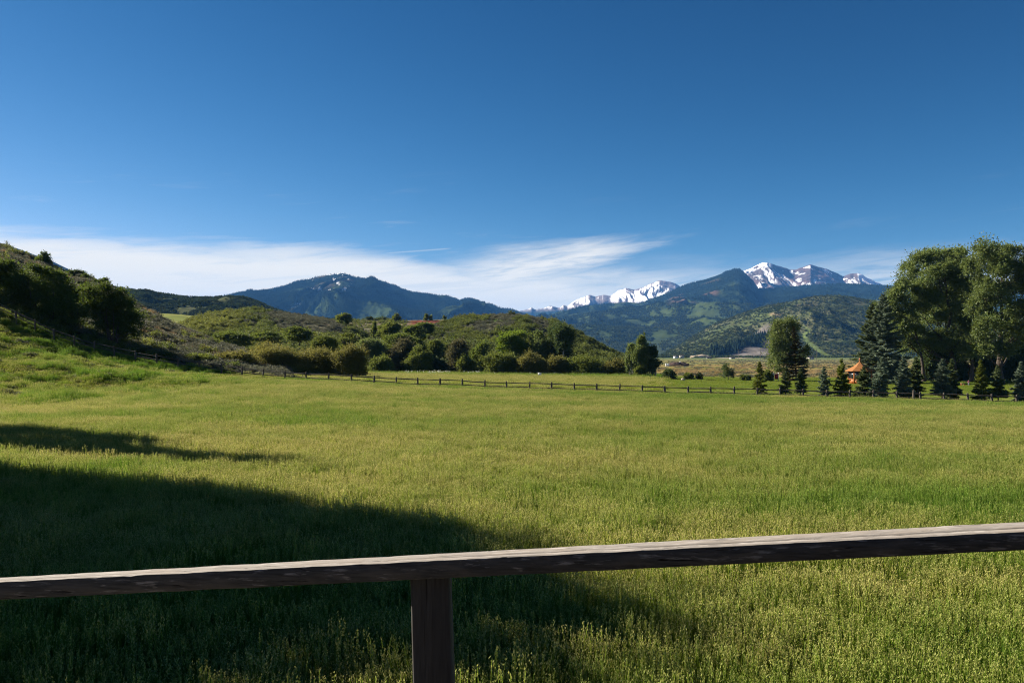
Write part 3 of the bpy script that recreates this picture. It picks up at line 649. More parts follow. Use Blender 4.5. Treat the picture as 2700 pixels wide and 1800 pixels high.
brush_scatter('sagebrush', 'sagebrush on the knoll that falls to the valley', knoll_b, 6500, 990, 1660, 0.05, 1.0,
              lambda u, v, X, Y, Z, app: fbm(X / 14, Y / 20, 195, 5) <= 0.1, 0.6, 1.25, C_SAGE, 4)
brush_scatter('sagebrush', 'grey sagebrush over the near left hillside', near_hill, 9000, -500, 760, 0.06, 1.05,
              lambda u, v, X, Y, Z, app: (fbm(X / 6, Y / 7, 208) < 0.22) & (v > 0.1), 0.55, 1.25, C_SAGE, 4)
brush_scatter('dry_weeds', 'dry tan grass on the near left hillside', near_hill, 2600, -100, 700, 0.3, 1.0,
              lambda u, v, X, Y, Z, app: (fbm(X / 9, Y / 12, 207) > 0.0), 0.5, 0.95, C_DRY, 3)
brush_scatter('oak_brush', 'scattered green shrubs on the near left hillside', near_hill, 700, -500, 620, 0.15, 1.0,
              lambda u, v, X, Y, Z, app: fbm(X / 12, Y / 14, 209) > 0.12, 0.8, 1.7, C_BRUSH, 5)
for kn, u0, u1, lab in ((knoll_a, 470, 1050, 'dense thicket along the foot of the first knoll'), (knoll_b, 960, 1620, 'dense thicket along the foot of the valley side knoll')):
    brush_scatter('oak_thicket', lab, kn, 1250, u0, u1, 0.0, 0.5, lambda u, v, X, Y, Z, app: r4.random(len(u)) < 1.15 - 1.5 * v - 0.3 * fbm(X / 12, Y / 12, 77), 1.6, 3.4, C_BRUSH, 5, lambda P, u, app: np.clip(0.25 + 0.9 * fbm(P[:, 0] / 14, P[:, 1] / 14, 19) + 0.15 * r4.normal(size=len(u)), 0, 1))
brush_scatter('oak_brush', 'green scrub filling the slope between the dark oaks and the fence', near_hill, 1500, -400, 480, 0.0, 0.45,
              lambda u, v, X, Y, Z, app: (fbm(X / 7, Y / 8, 219) > -0.15) & (r4.random(len(u)) < 1.0 - 0.8 * sm(u, 250, 420)), 0.6, 1.5, C_BRUSH, 5, lambda P, u, app: r4.random(len(u)) * 0.35)
def bank_clumps():
    n = 1500; px = r4.uniform(-250, 620, n) ; Y = r4.uniform(66, 101, n); x = PX(px, Y); k = (Y < fy(x) - 0.5) & (fbm(x / 5, Y / 4, 231, 3) + 0.5 * sm(px, 420, 60) - 0.35 * sm(px, 380, 600) > 0.12) & (x < -24); x = x[k]; Y = Y[k]; m = len(x); P = np.stack([x, Y, ground(x, Y) - 0.05], -1); s = r4.uniform(0.35, 0.8, m)
    g = r4.random(m) < 0.35
    scatter('sagebrush', 'low sage clumps on the bank left of the meadow', P[g], upright(g.sum(), r4), np.stack([s[g]] * 3, -1), r4.integers(0, 4, g.sum()), r4.random(g.sum()), C_SAGE)
    scatter('oak_brush', 'low leafy clumps on the bank left of the meadow', P[~g], upright((~g).sum(), r4), np.stack([s[~g], s[~g], s[~g] * 0.8], -1), r4.integers(0, 5, (~g).sum()), 0.2 + 0.6 * r4.random((~g).sum()), C_BRUSH)
bank_clumps()
def undergrowth():
    px = np.concatenate([r4.uniform(850, 1640, 620), r4.uniform(480, 830, 260)]); Y = np.concatenate([r4.uniform(187, 214, 620), r4.uniform(128, 200, 260)]); x = PX(px, Y); m = len(x)
    s = r4.uniform(0.9, 2.4, m); t = np.clip(0.35 + 0.9 * fbm(x / 8, Y / 10, 88, 3) + 0.15 * r4.normal(size=m), 0, 1)
    scatter('undergrowth', 'mixed undergrowth merging the willows and trees in the hollow', np.stack([x, Y, ground(x, Y) - 0.1], -1), upright(m, r4, 0.12), np.stack([s * r4.uniform(0.8, 1.4, m), s, s * r4.uniform(0.8, 1.5, m)], -1), r4.integers(0, 5, m), t, C_BRUSH)
undergrowth()
# weeds and sage on the valley floor right of centre
def valley():
    n = 9000; y = 205 * (1000 / 205.) ** r4.random(n); px = r4.uniform(1600, 2900, n); x = PX(px, y)
    P = np.stack([x, y, ground(x, y) - 0.05], -1)
    k = fbm(x / 25, y / 60, 301) > -0.05
    P = P[k]; m = len(P)
    d = (fbm(P[:, 0] / 40, P[:, 1] / 60, 303) + 0.25 * r4.normal(size=m) > 0.1) & (P[:, 1] < 520)
    s = r4.uniform(0.6, 1.3, m)
    scatter('dry_weeds', 'tan weeds on the valley floor beyond the lawn', P[d], upright(d.sum(), r4), np.stack([s[d] * 1.5, s[d] * 1.5, s[d]], -1), r4.integers(0, 3, d.sum()), r4.random(d.sum()), C_DRY)
    scatter('sagebrush', 'low sage on the valley floor beyond the lawn', P[~d], upright((~d).sum(), r4), np.stack([s[~d] * 1.3, s[~d] * 1.3, s[~d] * 0.8], -1), r4.integers(0, 4, (~d).sum()), r4.random((~d).sum()), C_SAGE)
    # dark line of trees and hedges along the far edge of the valley floor
    n = 900; px = r4.uniform(1640, 2900, n); y = r4.uniform(1380, 1680, n); x = PX(px, y)
    s = r4.uniform(2.0, 6.0, n); scatter('tree_line', 'low line of trees along the far edge of the valley', np.stack([x, y, ground(x, y) - 0.2], -1), upright(n, r4), np.stack([s, s, s], -1), r4.integers(0, 4, n), r4.random(n) * 0.4, C_FARB)
valley()

# ---------------------------------------------------------------- meadow grass
HAY_BLADE = leaf_mat('hay_blades', (0.116, 0.172, 0.018), (0.180, 0.220, 0.030), 0.5, 'tint', (0.074, 0.155, 0.014), vary=0.16)
HAY_HEAD = leaf_mat('hay_seed_heads', (0.31, 0.300, 0.085), (0.46, 0.425, 0.150), 0.4, 'tint', (0.165, 0.235, 0.040), vary=0.14, trans_col=1.1)
def grass_patch(name, r, nb=210, ns=46, R=0.42, hb=(0.28, 0.54), hs=(0.46, 0.70), w=0.0070, head=1.0):
    b = MB()
    a = r.random(nb) * 6.283; q = np.sqrt(r.random(nb)) * R
    B = np.stack([np.cos(a) * q, np.sin(a) * q, np.full(nb, -0.03)], -1); h = r.uniform(*hb, nb)
    az = r.random(nb) * 6.283; lean = r.uniform(0.04, 0.30, nb) * h
    ld = np.stack([np.cos(az), np.sin(az), np.zeros(nb)], -1)
    fa = r.random(nb) * 6.283; sd = np.stack([np.cos(fa), np.sin(fa), np.zeros(nb)], -1) * (w * r.uniform(0.7, 1.3, nb))[:, None]
    up = np.array([0, 0, 1.0])
    M_ = B + up * (h * 0.55)[:, None] + ld * (lean * 0.3)[:, None]; T = B + up * (h * 0.96)[:, None] + ld * (lean * 1.3)[:, None]
    V = np.stack([B - sd / 2, B + sd / 2, M_ + sd / 2, M_ - sd / 2, T], 1).reshape(-1, 3); k = np.arange(nb)[:, None] * 5
    b.add(V, k + np.array([[0, 1, 2, 3]]), 0); b.add(V, k + np.array([[3, 2, 4]]), 0)
    a = r.random(ns) * 6.283; q = np.sqrt(r.random(ns)) * R
    B = np.stack([np.cos(a) * q, np.sin(a) * q, np.full(ns, 0.0)], -1); h = r.uniform(*hs, ns)
    D = unit(np.stack([r.normal(0, 0.10, ns), r.normal(0, 0.10, ns), np.ones(ns)], -1)); T = B + D * h[:, None]
    fa = r.random(ns) * 6.283; sd = np.stack([np.cos(fa), np.sin(fa), np.zeros(ns)], -1) * 0.0045
    V = np.stack([B - sd, B + sd, T + sd, T - sd], 1).reshape(-1, 3); b.add(V, np.arange(4 * ns).reshape(-1, 4), 0)
    # seed heads: a few plump spikelets up the last decimetre
    m = 8; t = np.tile(np.linspace(-0.10, 0.03, m), ns); C = np.repeat(T, m, 0) + np.repeat(D, m, 0) * t[:, None] * head + r.normal(0, 0.009 * head, (ns * m, 3))
    V, Fq = diamonds(C, np.repeat(D, m, 0) + r.normal(0, 0.45, (ns * m, 3)), 0.034 * head * r.uniform(0.7, 1.3, ns * m), 0.016 * head, r); b.add(V, Fq, 1)
    return b.mesh(name, [HAY_BLADE, HAY_HEAD])
r5 = np.random.default_rng(55)
C_HAY = source_collection('meadow_grass', [grass_patch('meadow_grass', r5) for _ in range(6)] + [grass_patch('meadow_grass', r5, 240, 8, 0.4, (0.34, 0.62), (0.5, 0.7), 0.009) for _ in range(3)] + [grass_patch('meadow_grass', r5, 130, 30, 0.4, (0.3, 0.55), (0.56, 0.82), 0.007, 1.15) for _ in range(3)])
def grass():
    bands = [(3.5, 16, 0.36, 1.0), (16, 34, 0.42, 1.05), (34, 66, 0.50, 1.15), (66, 108, 0.62, 1.35)]
    P = []; S = []
    for y0, y1, cell, s in bands:
        ny = int((y1 - y0) / cell); hw = 0.80 * y1 + 3; nx = int(2 * hw / cell)
        gx, gy = np.meshgrid(np.arange(nx), np.arange(ny)); n = gx.size
        x = (gx.ravel() + r5.random(n)) * cell - hw; y = y0 + (gy.ravel() + r5.random(n)) * cell
        k = (np.abs(x) < 0.72 * y + 4) & (y < fy(x) + 1.5); x = x[k]; y = y[k]
        P.append(np.stack([x, y, ground(x, y)], -1)); S.append(np.full(len(x), s))
    P = np.vstack(P); S = np.concatenate(S); n = len(P); x, y = P[:, 0], P[:, 1]
    # patchiness: greener, lusher swathes and taller clumps, stretched across the view
    g1 = fbm(x / 9, y / 5, 401, 4); g2 = fbm(x / 2.6, y / 2.0, 405, 3); g3 = fbm(x / 30, y / 14, 409, 3)
    lush = sm(x, -22, -40) * sm(y, 64, 72)
    strip = np.clip(sm(np.abs(y - (fy(x) - 9 + 3 * g1)), 5, 1.5) * sm(x, -2, 8) + sm(np.abs(y - (fy(x) - 1.5)), 2.2, 0.6) * 0.8 * sm(g1, -0.3, 0.2), 0, 1)
    tint = np.clip(0.40 + 0.90 * g1 + 0.40 * g2 + 0.80 * g3 + 0.75 * strip + 0.30 * lush * sm(g1 + 0.5 * g2, -0.1, 0.3) + 0.10 * r5.normal(size=n) + 0.22 * sm(x, 4, 30) * sm(y, 50, 12), 0, 1)
    hz_ = 1.0 + 0.16 * g2 + 0.12 * g1 + 0.9 * lush * sm(g2 + 0.5 * g1, -0.05, 0.4) - 0.25 * lush - 0.30 * sm(fbm(x / 1.7, y / 1.2, 421, 3), 0.22, 0.5)
    idx = np.where(r5.random(n) < np.clip(tint * 0.9 - 0.25, 0, 0.8) + 0.3 * lush, r5.integers(6, 9, n), r5.integers(0, 6, n))
    idx = np.where(r5.random(n) < 0.05 + 0.30 * sm(fbm(x / 3.5, y / 2.5, 431, 3), 0.1, 0.45), r5.integers(9, 12, n), idx)
    s = S * r5.uniform(0.85, 1.15, n)
    scatter('meadow_grass', 'tall hay meadow with tan seed heads and greener swathes', P, upright(n, r5, 0.05), np.stack([s, s, s / S ** 1.3 * hz_ * (1 - 0.22 * sm(y, 70, 95)) * r5.uniform(0.9, 1.1, n)], -1), idx, tint, C_HAY)
    print('meadow patches', n)
    # beyond the fence: hay strip in the middle, mown lawn on the right
    m = 15000; y = 94 + 104 * np.sqrt(r5.random(m)); px = r5.uniform(500, 2800, m); x = PX(px, y); k = y > fy(x) + 0.8; x = x[k]; y = y[k]; px = px[k]; n = len(x)
    lawn = (sm(px + 90 * fbm(x / 9, y / 16, 415, 3), 1640, 1800) > r5.random(m)[k]) * (y > fy(x) + 3) * 1.0; g1 = fbm(x / 12, y / 14, 411, 3)
    edge_ = sm(y, 158, 176) * (1 - lawn)
    tint = np.clip(0.05 + 0.5 * g1 + 0.25 * lawn + 0.8 * edge_ + 0.1 * r5.normal(size=n), 0, 1)
    s = r5.uniform(1.5, 2.0, n); hh = np.where(lawn > 0.5, 0.10, 0.42 + 0.3 * edge_)
    idx = np.where((lawn > 0.5) | (edge_ > 0.5), r5.integers(6, 9, n), r5.integers(0, 6, n))
    scatter('meadow_grass', 'pale hay strip and mown lawn beyond the rail fence', np.stack([x, y, ground(x, y)], -1), upright(n, r5, 0.05), np.stack([s, s, s * hh], -1), idx, tint, C_HAY)
grass()

# ---------------------------------------------------------------- trees
def lobe_crown(lobes, per, leaf, r, ncl=9, spread=0.36, up=0.15, core=0.35):
    """leaves in sub-clumps around the shells of the lobes: light and dark clumps with gaps between"""
    Cs = []; Ds = []
    for (cx, cy, cz, rx, ry, rz) in lobes:
        R = np.array([rx, ry, rz]) * 1.22; ncl = 14; n = int(per * 1.25 * (rx * ry * rz) ** (2 / 3.))
        cl = unit(r.normal(size=(ncl, 3))); cl[:, 2] = np.where(cl[:, 2] < -0.5, -cl[:, 2], cl[:, 2]); cl *= (r.uniform(core, 0.95, ncl) * np.where(r.random(ncl) < 0.16, r.uniform(1.2, 1.55, ncl), 1.0))[:, None]
        k = r.integers(0, ncl, n); d = unit(r.normal(size=(n, 3))); rad = r.random(n) ** 0.55 * spread * 1.15 * r.uniform(0.6, 1.5, ncl)[k] * np.where(r.random(n) < 0.33, 1.9, 1.0)
        Cs.append(np.array([cx, cy, cz]) + (cl[k] + d * rad[:, None]) * R); Ds.append(unit(d + np.array([0, 0, up])))
    C = np.vstack(Cs); D = np.vstack(Ds); n = len(C)
    return diamonds(C, D, leaf * r.uniform(0.7, 1.35, n), leaf * 0.68 * r.uniform(0.8, 1.2, n), r)

def limb_path(a, b, r, sag=0.12, n=5):
    a = np.array(a, float); b = np.array(b, float); t = np.linspace(0, 1, n)[:, None]; L_ = np.linalg.norm(b - a)
    P = a * (1 - t) + b * t; P += (np.sin(t * np.pi) * sag * L_) * np.array([0, 0, -0.4]) + r.normal(0, 0.02 * L_, (n, 3)) * np.sin(t * np.pi)
    return P
def trunk_mesh(name, lobes, tr, h0, mat, r, stems=1, base_spread=0.0, sides=7):
    b = MB(); lob = np.array(lobes); cx = lob[:, 0].mean(); top = lob[:, 2].max() * 0.93; sp = [np.array([0, 0, 0.])]
    tops = []
    for s in range(stems):
        a = s / max(1, stems) * 6.283 + r.random(); o = np.array([math.cos(a), math.sin(a), 0]) * base_spread
        e = np.array([cx * 0.6 + o[0] * 3.5 + r.normal(0, 0.3), o[1] * 2.5 + r.normal(0, 0.3), top * r.uniform(0.8, 1.0)])
        t = np.linspace(0, 1, 8); P = o[None] * (1 - t[:, None]) + e[None] * t[:, None]; P += r.normal(0, 0.012 * top, P.shape) * (t * (1 - t) * 4)[:, None]
        P[0, 2] = -0.4
        b.tube(P, tr * (1 - 0.85 * t) * (1 + 0.5 * np.exp(-t * 12)) / (stems ** 0.45), sides); tops.append(P)
    for L_ in lob:
        P = tops[r.integers(0, len(tops))]; zt = min(max(L_[2] - 0.9 * math.hypot(L_[0], L_[1]) - 0.3 * L_[5], h0), P[-1, 2] * 0.9)
        k = int(np.argmin(np.abs(P[:, 2] - zt))); a = P[k]; rr = tr * 0.42 * (1 - 0.7 * k / 7.) / (stems ** 0.3)
        Q = limb_path(a, L_[:3] + r.normal(0, 0.15, 3) * L_[3:], r); b.tube(Q, np.linspace(rr, rr * 0.25, 5), 5)
        for q in range(3):
            e = L_[:3] + unit(r.normal(size=3)) * L_[3:] * 0.8; b.tube(limb_path(Q[3], e, r, 0.1, 4), np.linspace(rr * 0.35, rr * 0.1, 4), 4)
    return b.mesh(name, [mat], True)
def lobe_tree(name, label, base, lobes, per, leaf, lmat, tmat, tr, h0, seed, group=None, cat='tree', stems=1, spread=0.0, ncl=9, clump=0.36, rz=0.0):
    r = np.random.default_rng(seed); t = thing(name, label, cat, base, group, rz)
    link('trunk', trunk_mesh('trunk', lobes, tr, h0, tmat, r, stems, spread), t)
    V, Fq = lobe_crown(lobes, per, leaf, r, ncl, clump); link('crown', mesh_np('crown', V, Fq, [lmat]), t)
    return t
def px_lobes(zz, Y, base_px, base_z, L_, depth=1.0, seed=0):
    """lobes given in zoom pixels -> metres local to the tree's base; each lobe gets its own depth offset"""
    r = np.random.default_rng(seed); out = []; bx = PX(base_px, Y)
    k = {z1: 3.484, z2: 3.484, z3: 3.92, z4: 3.92, z5: 3.92, z6: 3.5636}[zz]
    for (x, y, rx, ry) in L_:
        p, q = zz(x, y); m = Y / F / k
        out.append((PX(p, Y) - bx, r.uniform(-1, 1) * depth, PZ(q, Y) - base_z, rx * m, (rx + ry) / 2 * m * 1.1, ry * m))
    return out

# --- big cottonwoods on the right
YC = 172.0
def cotton(lobes, base6, label, seed, Y=YC, tr=0.55, mat=LEAF_COTTON, per=620, leaf=0.34, depth=3.0, grp='cottonwoods by the house'):
    bp, _ = z6(base6, 0); bz = float(ground(PX(bp, Y), Y)); lb = px_lobes(z6, Y, bp, bz, lobes, depth, seed)
    return lobe_tree('cottonwood_tree', label, (PX(bp, Y), Y, bz), lb, per, leaf, mat, BARK_COTTON, tr, 4.0, seed, grp, ncl=11, clump=0.34)
cotton([(1010, 240, 110, 85), (1150, 205, 105, 75), (1290, 205, 110, 75), (935, 320, 80, 80), (1385, 290, 85, 95), (1060, 370, 90, 60), (1240, 380, 90, 70), (930, 520, 95, 95), (1060, 610, 115, 95), (1330, 540, 120, 115), (1200, 520, 70, 70),
        (1410, 430, 70, 90), (905, 690, 80, 85), (1130, 800, 90, 75), (1370, 780, 80, 90), (860, 860, 80, 100), (980, 930, 75, 80), (900, 1040, 90, 85), (1180, 960, 80, 70), (1000, 430, 90, 70), (1150, 330, 90, 70), (1300, 400, 90, 80), (1260, 700, 100, 80), (1050, 1040, 90, 70), (1240, 1060, 90, 60), (1400, 920, 80, 80), (1420, 1060, 80, 70)], 1310,
       'tall open cottonwood with dark forked trunk standing in the middle of the right-hand trees', 901)
cotton([(1560, 205, 100, 85), (1710, 160, 110, 75), (1860, 185, 110, 85), (1490, 330, 75, 100), (1640, 330, 120, 100), (1820, 340, 125, 105), (1960, 300, 85, 110), (1560, 520, 100, 95), (1740, 500, 120, 90), (1920, 510, 95, 105),
        (1560, 690, 100, 95), (1820, 700, 105, 95), (1950, 740, 85, 115), (1530, 880, 95, 95), (1640, 1000, 85, 80), (1850, 900, 95, 90), (1870, 1030, 85, 65), (2060, 420, 110, 140), (2080, 720, 110, 140), (1700, 640, 110, 90), (1700, 860, 100, 90), (1560, 1090, 90, 70), (1730, 1090, 90, 70), (1950, 980, 90, 80)], 1740,
       'tallest broad cottonwood reaching past the right edge of the view', 902, Y=157, tr=0.6)
cotton([(730, 530, 60, 65), (790, 620, 80, 80), (690, 650, 70, 80), (770, 750, 90, 85), (650, 760, 60, 75), (840, 830, 75, 85), (790, 930, 85, 85), (860, 1010, 80, 70), (830, 480, 50, 60)], 1020,
       'shorter cottonwood leaning over the blue green spruces', 903, Y=169, tr=0.35, depth=2.0)
cotton([(1090, 480, 120, 100), (1260, 640, 130, 110), (1440, 560, 120, 120), (1110, 690, 110, 100), (960, 800, 100, 100), (1250, 850, 110, 95), (1440, 760, 110, 110), (1330, 980, 110, 80), (1050, 1050, 110, 90)], 1230,
       'cottonwood standing behind the open forked one', 904, Y=184, tr=0.4, depth=2.0, per=520)
cotton([(1440, 330, 75, 75), (1470, 470, 85, 90), (1450, 640, 95, 100), (1480, 810, 95, 100), (1500, 970, 95, 90), (1460, 1110, 95, 75)], 1470,
       'narrow cottonwood filling the gap between the two largest ones', 906, Y=168, tr=0.35, depth=1.0)
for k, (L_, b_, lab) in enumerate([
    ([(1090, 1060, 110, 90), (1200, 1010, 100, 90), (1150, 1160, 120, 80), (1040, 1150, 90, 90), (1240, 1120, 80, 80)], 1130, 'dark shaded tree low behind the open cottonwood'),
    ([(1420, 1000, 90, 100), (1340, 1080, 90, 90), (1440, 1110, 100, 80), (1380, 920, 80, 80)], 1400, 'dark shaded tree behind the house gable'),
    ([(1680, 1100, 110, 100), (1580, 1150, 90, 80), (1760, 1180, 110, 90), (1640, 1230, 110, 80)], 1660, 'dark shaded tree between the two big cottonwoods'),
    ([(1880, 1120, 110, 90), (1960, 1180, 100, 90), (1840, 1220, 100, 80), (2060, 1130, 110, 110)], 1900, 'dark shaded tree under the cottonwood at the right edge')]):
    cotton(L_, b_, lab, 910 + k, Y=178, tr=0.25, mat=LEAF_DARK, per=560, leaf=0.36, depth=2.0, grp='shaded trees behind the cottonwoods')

# --- conifers
def conifer(name, label, px, top, basepy_or_Y, half, needle, seed, Y=None, group=None, clear=0.10, dens=1.0, fan=0.9, card=0.2, sparse_top=False):
    r = np.random.default_rng(seed); Yd = Y
    x = PX(px, Yd); gz = float(ground(x, Yd)); H = PZ(top, Yd) - gz; Rm = 1.25 * half * Yd / F
    t = thing(name, label, 'spruce', (x, Yd, gz), group); t.rotation_euler = (r.normal(0, 0.025), r.normal(0, 0.035), r.random() * 6)
    b = MB(); tt = np.linspace(0, 1, 7); b.tube(np.stack([0.012 * H * np.sin(tt * 3 + seed), 0 * tt, tt * H - 0.15], -1), (0.014 * H + 0.02) * (1 - 0.93 * tt), 6)
    nw = max(16, int(H * 4.6)) if H < 8 else int(H * 1.7)
    Cs = []; Ds = []; Ls = []
    for w in range(nw):
        f = clear + (1 - clear) * (w + r.uniform(-.2, .2)) / nw; f = min(max(f, 0.02), 0.985); z = f * H
        prof = (1 - f) ** 0.82 * (0.62 + 0.38 * sm(f, 0.0, 0.22))
        nbr = int(r.integers(6, 9) * (1.0 if H < 8 else 1.5))
        for q in range(nbr):
            a = r.random() * 6.283; Lb = Rm * prof * r.uniform(0.5, 1.15) + 0.05
            pitch = np.interp(f, [0, 0.35, 0.8, 1], [-0.18, 0.02, 0.45, 0.95]) + r.normal(0, 0.09)
            d = np.array([math.cos(a) * math.cos(pitch), math.sin(a) * math.cos(pitch), math.sin(pitch)])
            e = d * Lb + np.array([0, 0, 0.12 * Lb]); P0 = np.array([0, 0, z])
            if Lb > 0.25 and (H < 8 or q % 3 == 0): b.tube(np.stack([P0, P0 + d * Lb * 0.5, P0 + e]), [0.006 * H ** 0.5 + 0.01, 0.008, 0.004], 4, cap=False)
            m = max(4, int(dens * (15 + 48 * Lb) if H < 8 else dens * (8 + 20 * Lb)))
            s = r.random(m) ** 0.7; side = unit(np.cross(d, [0, 0, 1.0])); lat = r.uniform(-1, 1, m) * fan * 0.30 * Lb * (1.1 - s)
            C = P0 + s[:, None] * e[None] + lat[:, None] * side + r.normal(0, 0.03 + 0.02 * Lb, (m, 3)) * np.array([1, 1, 0.6])
            D = unit(d[None] * 0.8 + np.sign(lat)[:, None] * side[None] * 0.55 + r.normal(0, 0.28, (m, 3)) + np.array([0, 0, -0.10]))
            Cs.append(C); Ds.append(D); Ls.append(np.full(m, card * (0.6 + 0.6 * min(1, Lb))))
    C = np.vstack(Cs); D = np.vstack(Ds); Ln = np.concatenate(Ls) * r.uniform(0.7, 1.3, len(C))
    V, Fq = diamonds(C, D, Ln * 1.5, Ln * 0.42, r)
    link('trunk', b.mesh('trunk', [BARK], True), t); link('crown', mesh_np('crown', V, Fq, [needle]), t)
    return t
RG = 'young spruces planted along the rail fence'
def yc(px): return float(fenceY(px)) + 4.5
def young(px, top, half, needle, label, seed, dY=0.0, **k):
    return conifer('spruce_tree', label, px, top, None, half, needle, seed, Y=yc(px) + dY, group=RG, card=0.24, **k)
q = z5(1195, 1145); young(q[0], q[1], 17, NEEDLE_LIGHT, 'light green young spruce standing alone left of the red sign board', 701)
q = z5(1450, 1195); young(q[0], q[1], 17, NEEDLE, 'green young spruce right of the red sign board', 702, clear=0.15)
q = z5(1610, 1215); young(q[0], q[1], 17, NEEDLE, 'young spruce with bare lower trunk in front of the big leafy tree', 703, clear=0.2)
q = z5(1850, 1198); young(q[0], q[1], 19, NEEDLE_BLUE, 'small blue spruce in the open left of the gazebo', 704, clear=0.05)
q = z5(2040, 1115); young(q[0], q[1], 22, NEEDLE_LIGHT, 'bushy olive green spruce just left of the gazebo', 705)
q = z6(450, 1235); young(q[0], q[1], 27, NEEDLE, 'thin young spruce covering the right half of the gazebo', 706, 1.5)
q = z6(590, 1140); young(q[0], q[1], 27, NEEDLE_BLUE, 'blue green young spruce right of the gazebo', 707)
q = z6(830, 1130); young(q[0], q[1], 25, NEEDLE_BLUE, 'blue green spruce left of the pair under the cottonwoods', 708)
q = z6(930, 1140); young(q[0], q[1], 24, NEEDLE, 'green spruce right of the pair under the cottonwoods', 709, 1.0)
q = z6(1190, 1158); young(q[0], q[1], 29, NEEDLE_BLUE, 'pale silvery blue spruce with layered branches in front of the cottonwood trunk', 710, clear=0.16)
q = z6(1290, 1160); young(q[0], q[1], 24, NEEDLE, 'dark young spruce beside the silvery blue one', 711, 1.2)
q = z6(1565, 1165); young(q[0], q[1], 23, NEEDLE_LIGHT, 'bright yellow green spruce right of the house gable', 712)
q = z6(1720, 1225); young(q[0], q[1], 23, NEEDLE, 'young spruce with tan tip next to the bright green one', 713, clear=0.18)
q = z6(1930, 1185); young(q[0], q[1], 24, NEEDLE_BLUE, 'blue spruce cut by the right edge of the view', 714)
BG = 'large spruces left of the cottonwoods'
q = z6(500, 635); conifer('spruce_tree', 'tall dark spruce at the left end of the right-hand trees', q[0], q[1], None, 44, NEEDLE, 721, Y=166, group=BG, clear=0.03, card=0.42, dens=1.5)
q = z6(640, 545); conifer('spruce_tree', 'big broad blue green spruce behind the gazebo', q[0], q[1], None, 62, NEEDLE_BLUE, 722, Y=163, group=BG, clear=0.03, card=0.42, dens=1.5)

# --- leafy tree with a brownish spruce inside it, on the lawn
Y0 = 176.0; bp = z5(1440, 0)[0]; bz = float(ground(PX(bp, Y0), Y0))
lobe_tree('leafy_tree', 'leafy tree standing alone on the lawn before the hill', (PX(bp, Y0), Y0, bz),
          px_lobes(z5, Y0, bp, bz, [(1440, 790, 85, 70), (1380, 830, 60, 60), (1500, 790, 70, 60), (1400, 930, 100, 80), (1340, 1000, 60, 80), (1480, 950, 80, 90), (1390, 1080, 90, 80), (1350, 1170, 70, 80), (1450, 1150, 80, 80), (1620, 1150, 60, 70), (1560, 800, 50, 60), (1640, 1060, 50, 60), (1400, 1240, 70, 40)], 1.2, 5),
          640, 0.28, LEAF_COTTON, BARK, 0.22, 1.5, 731, ncl=11)
q = z5(1570, 770); conifer('spruce_tree', 'brown tinged spruce growing against the lone leafy tree', q[0], q[1], None, 30, NEEDLE_BROWN, 732, Y=173, clear=0.04, card=0.36, dens=1.2)
Y0 = 172.0; bp = z5(860, 0)[0]; bz = float(ground(PX(bp, Y0), Y0))
lobe_tree('leafy_bush', 'small dark leafy sapling left of the light green spruce', (PX(bp, Y0), Y0, bz),
          px_lobes(z5, Y0, bp, bz, [(840, 1215, 35, 35), (880, 1260, 45, 40), (830, 1290, 45, 35), (900, 1300, 30, 25)], 0.3, 6), 1100, 0.18, LEAF_DARK, BARK, 0.06, 0.3, 733, cat='bush', ncl=8)

# --- dark scrub oaks on the left hillside
def oak(L_, base, label, seed, Y=112.0, stems=5):
    bp, bq = z1(*base); x = PX(bp, Y); bz = min(PZ(bq, Y), 40.0)
    return lobe_tree('oak_tree', label, (x, Y, bz), px_lobes(z1, Y, bp, bz, L_, 1.6, seed), 900, 0.23, LEAF_OAK, BARK, 0.22, 0.8, seed, 'scrub oaks on the left hillside', stems=stems, spread=0.45, ncl=10)
oak([(40, 350, 80, 50), (120, 380, 80, 60), (30, 470, 90, 80), (120, 500, 90, 80), (60, 610, 110, 80), (70, 700, 100, 60), (-60, 480, 90, 120), (-40, 650, 90, 80)], (50, 780), 'leftmost dark scrub oak cut by the edge of the view', 801, 114)
oak([(250, 420, 80, 50), (335, 405, 85, 50), (280, 520, 110, 80), (230, 630, 90, 80), (340, 640, 90, 90), (270, 730, 100, 80), (180, 560, 70, 90)], (290, 850), 'dark scrub oak second from the left on the hillside', 802, 115)
oak([(450, 425, 80, 45), (530, 470, 90, 60), (460, 560, 110, 80), (570, 590, 80, 80), (450, 700, 100, 90), (550, 740, 80, 80), (440, 810, 100, 70), (560, 850, 80, 60), (390, 600, 70, 80)], (480, 920), 'dark scrub oak in the middle of the hillside clump', 803, 115)
oak([(730, 590, 75, 55), (655, 620, 80, 70), (750, 680, 90, 75), (680, 770, 90, 80), (780, 800, 70, 70), (700, 870, 90, 60), (620, 700, 70, 80)], (720, 960), 'narrow dark scrub oak behind the largest one', 804, 116)
oak([(880, 605, 85, 50), (1000, 600, 95, 55), (1110, 625, 85, 50), (930, 700, 110, 75), (1080, 725, 110, 80), (1190, 735, 70, 75), (1000, 820, 120, 80), (1150, 840, 85, 70), (870, 810, 80, 80), (1050, 900, 110, 60), (1190, 860, 90, 80), (930, 920, 90, 60), (1210, 960, 80, 50), (1100, 980, 90, 50), (860, 720, 80, 70)], (1040, 1090), 'largest dark scrub oak with many bare stems above the fence', 805, 111, 8)
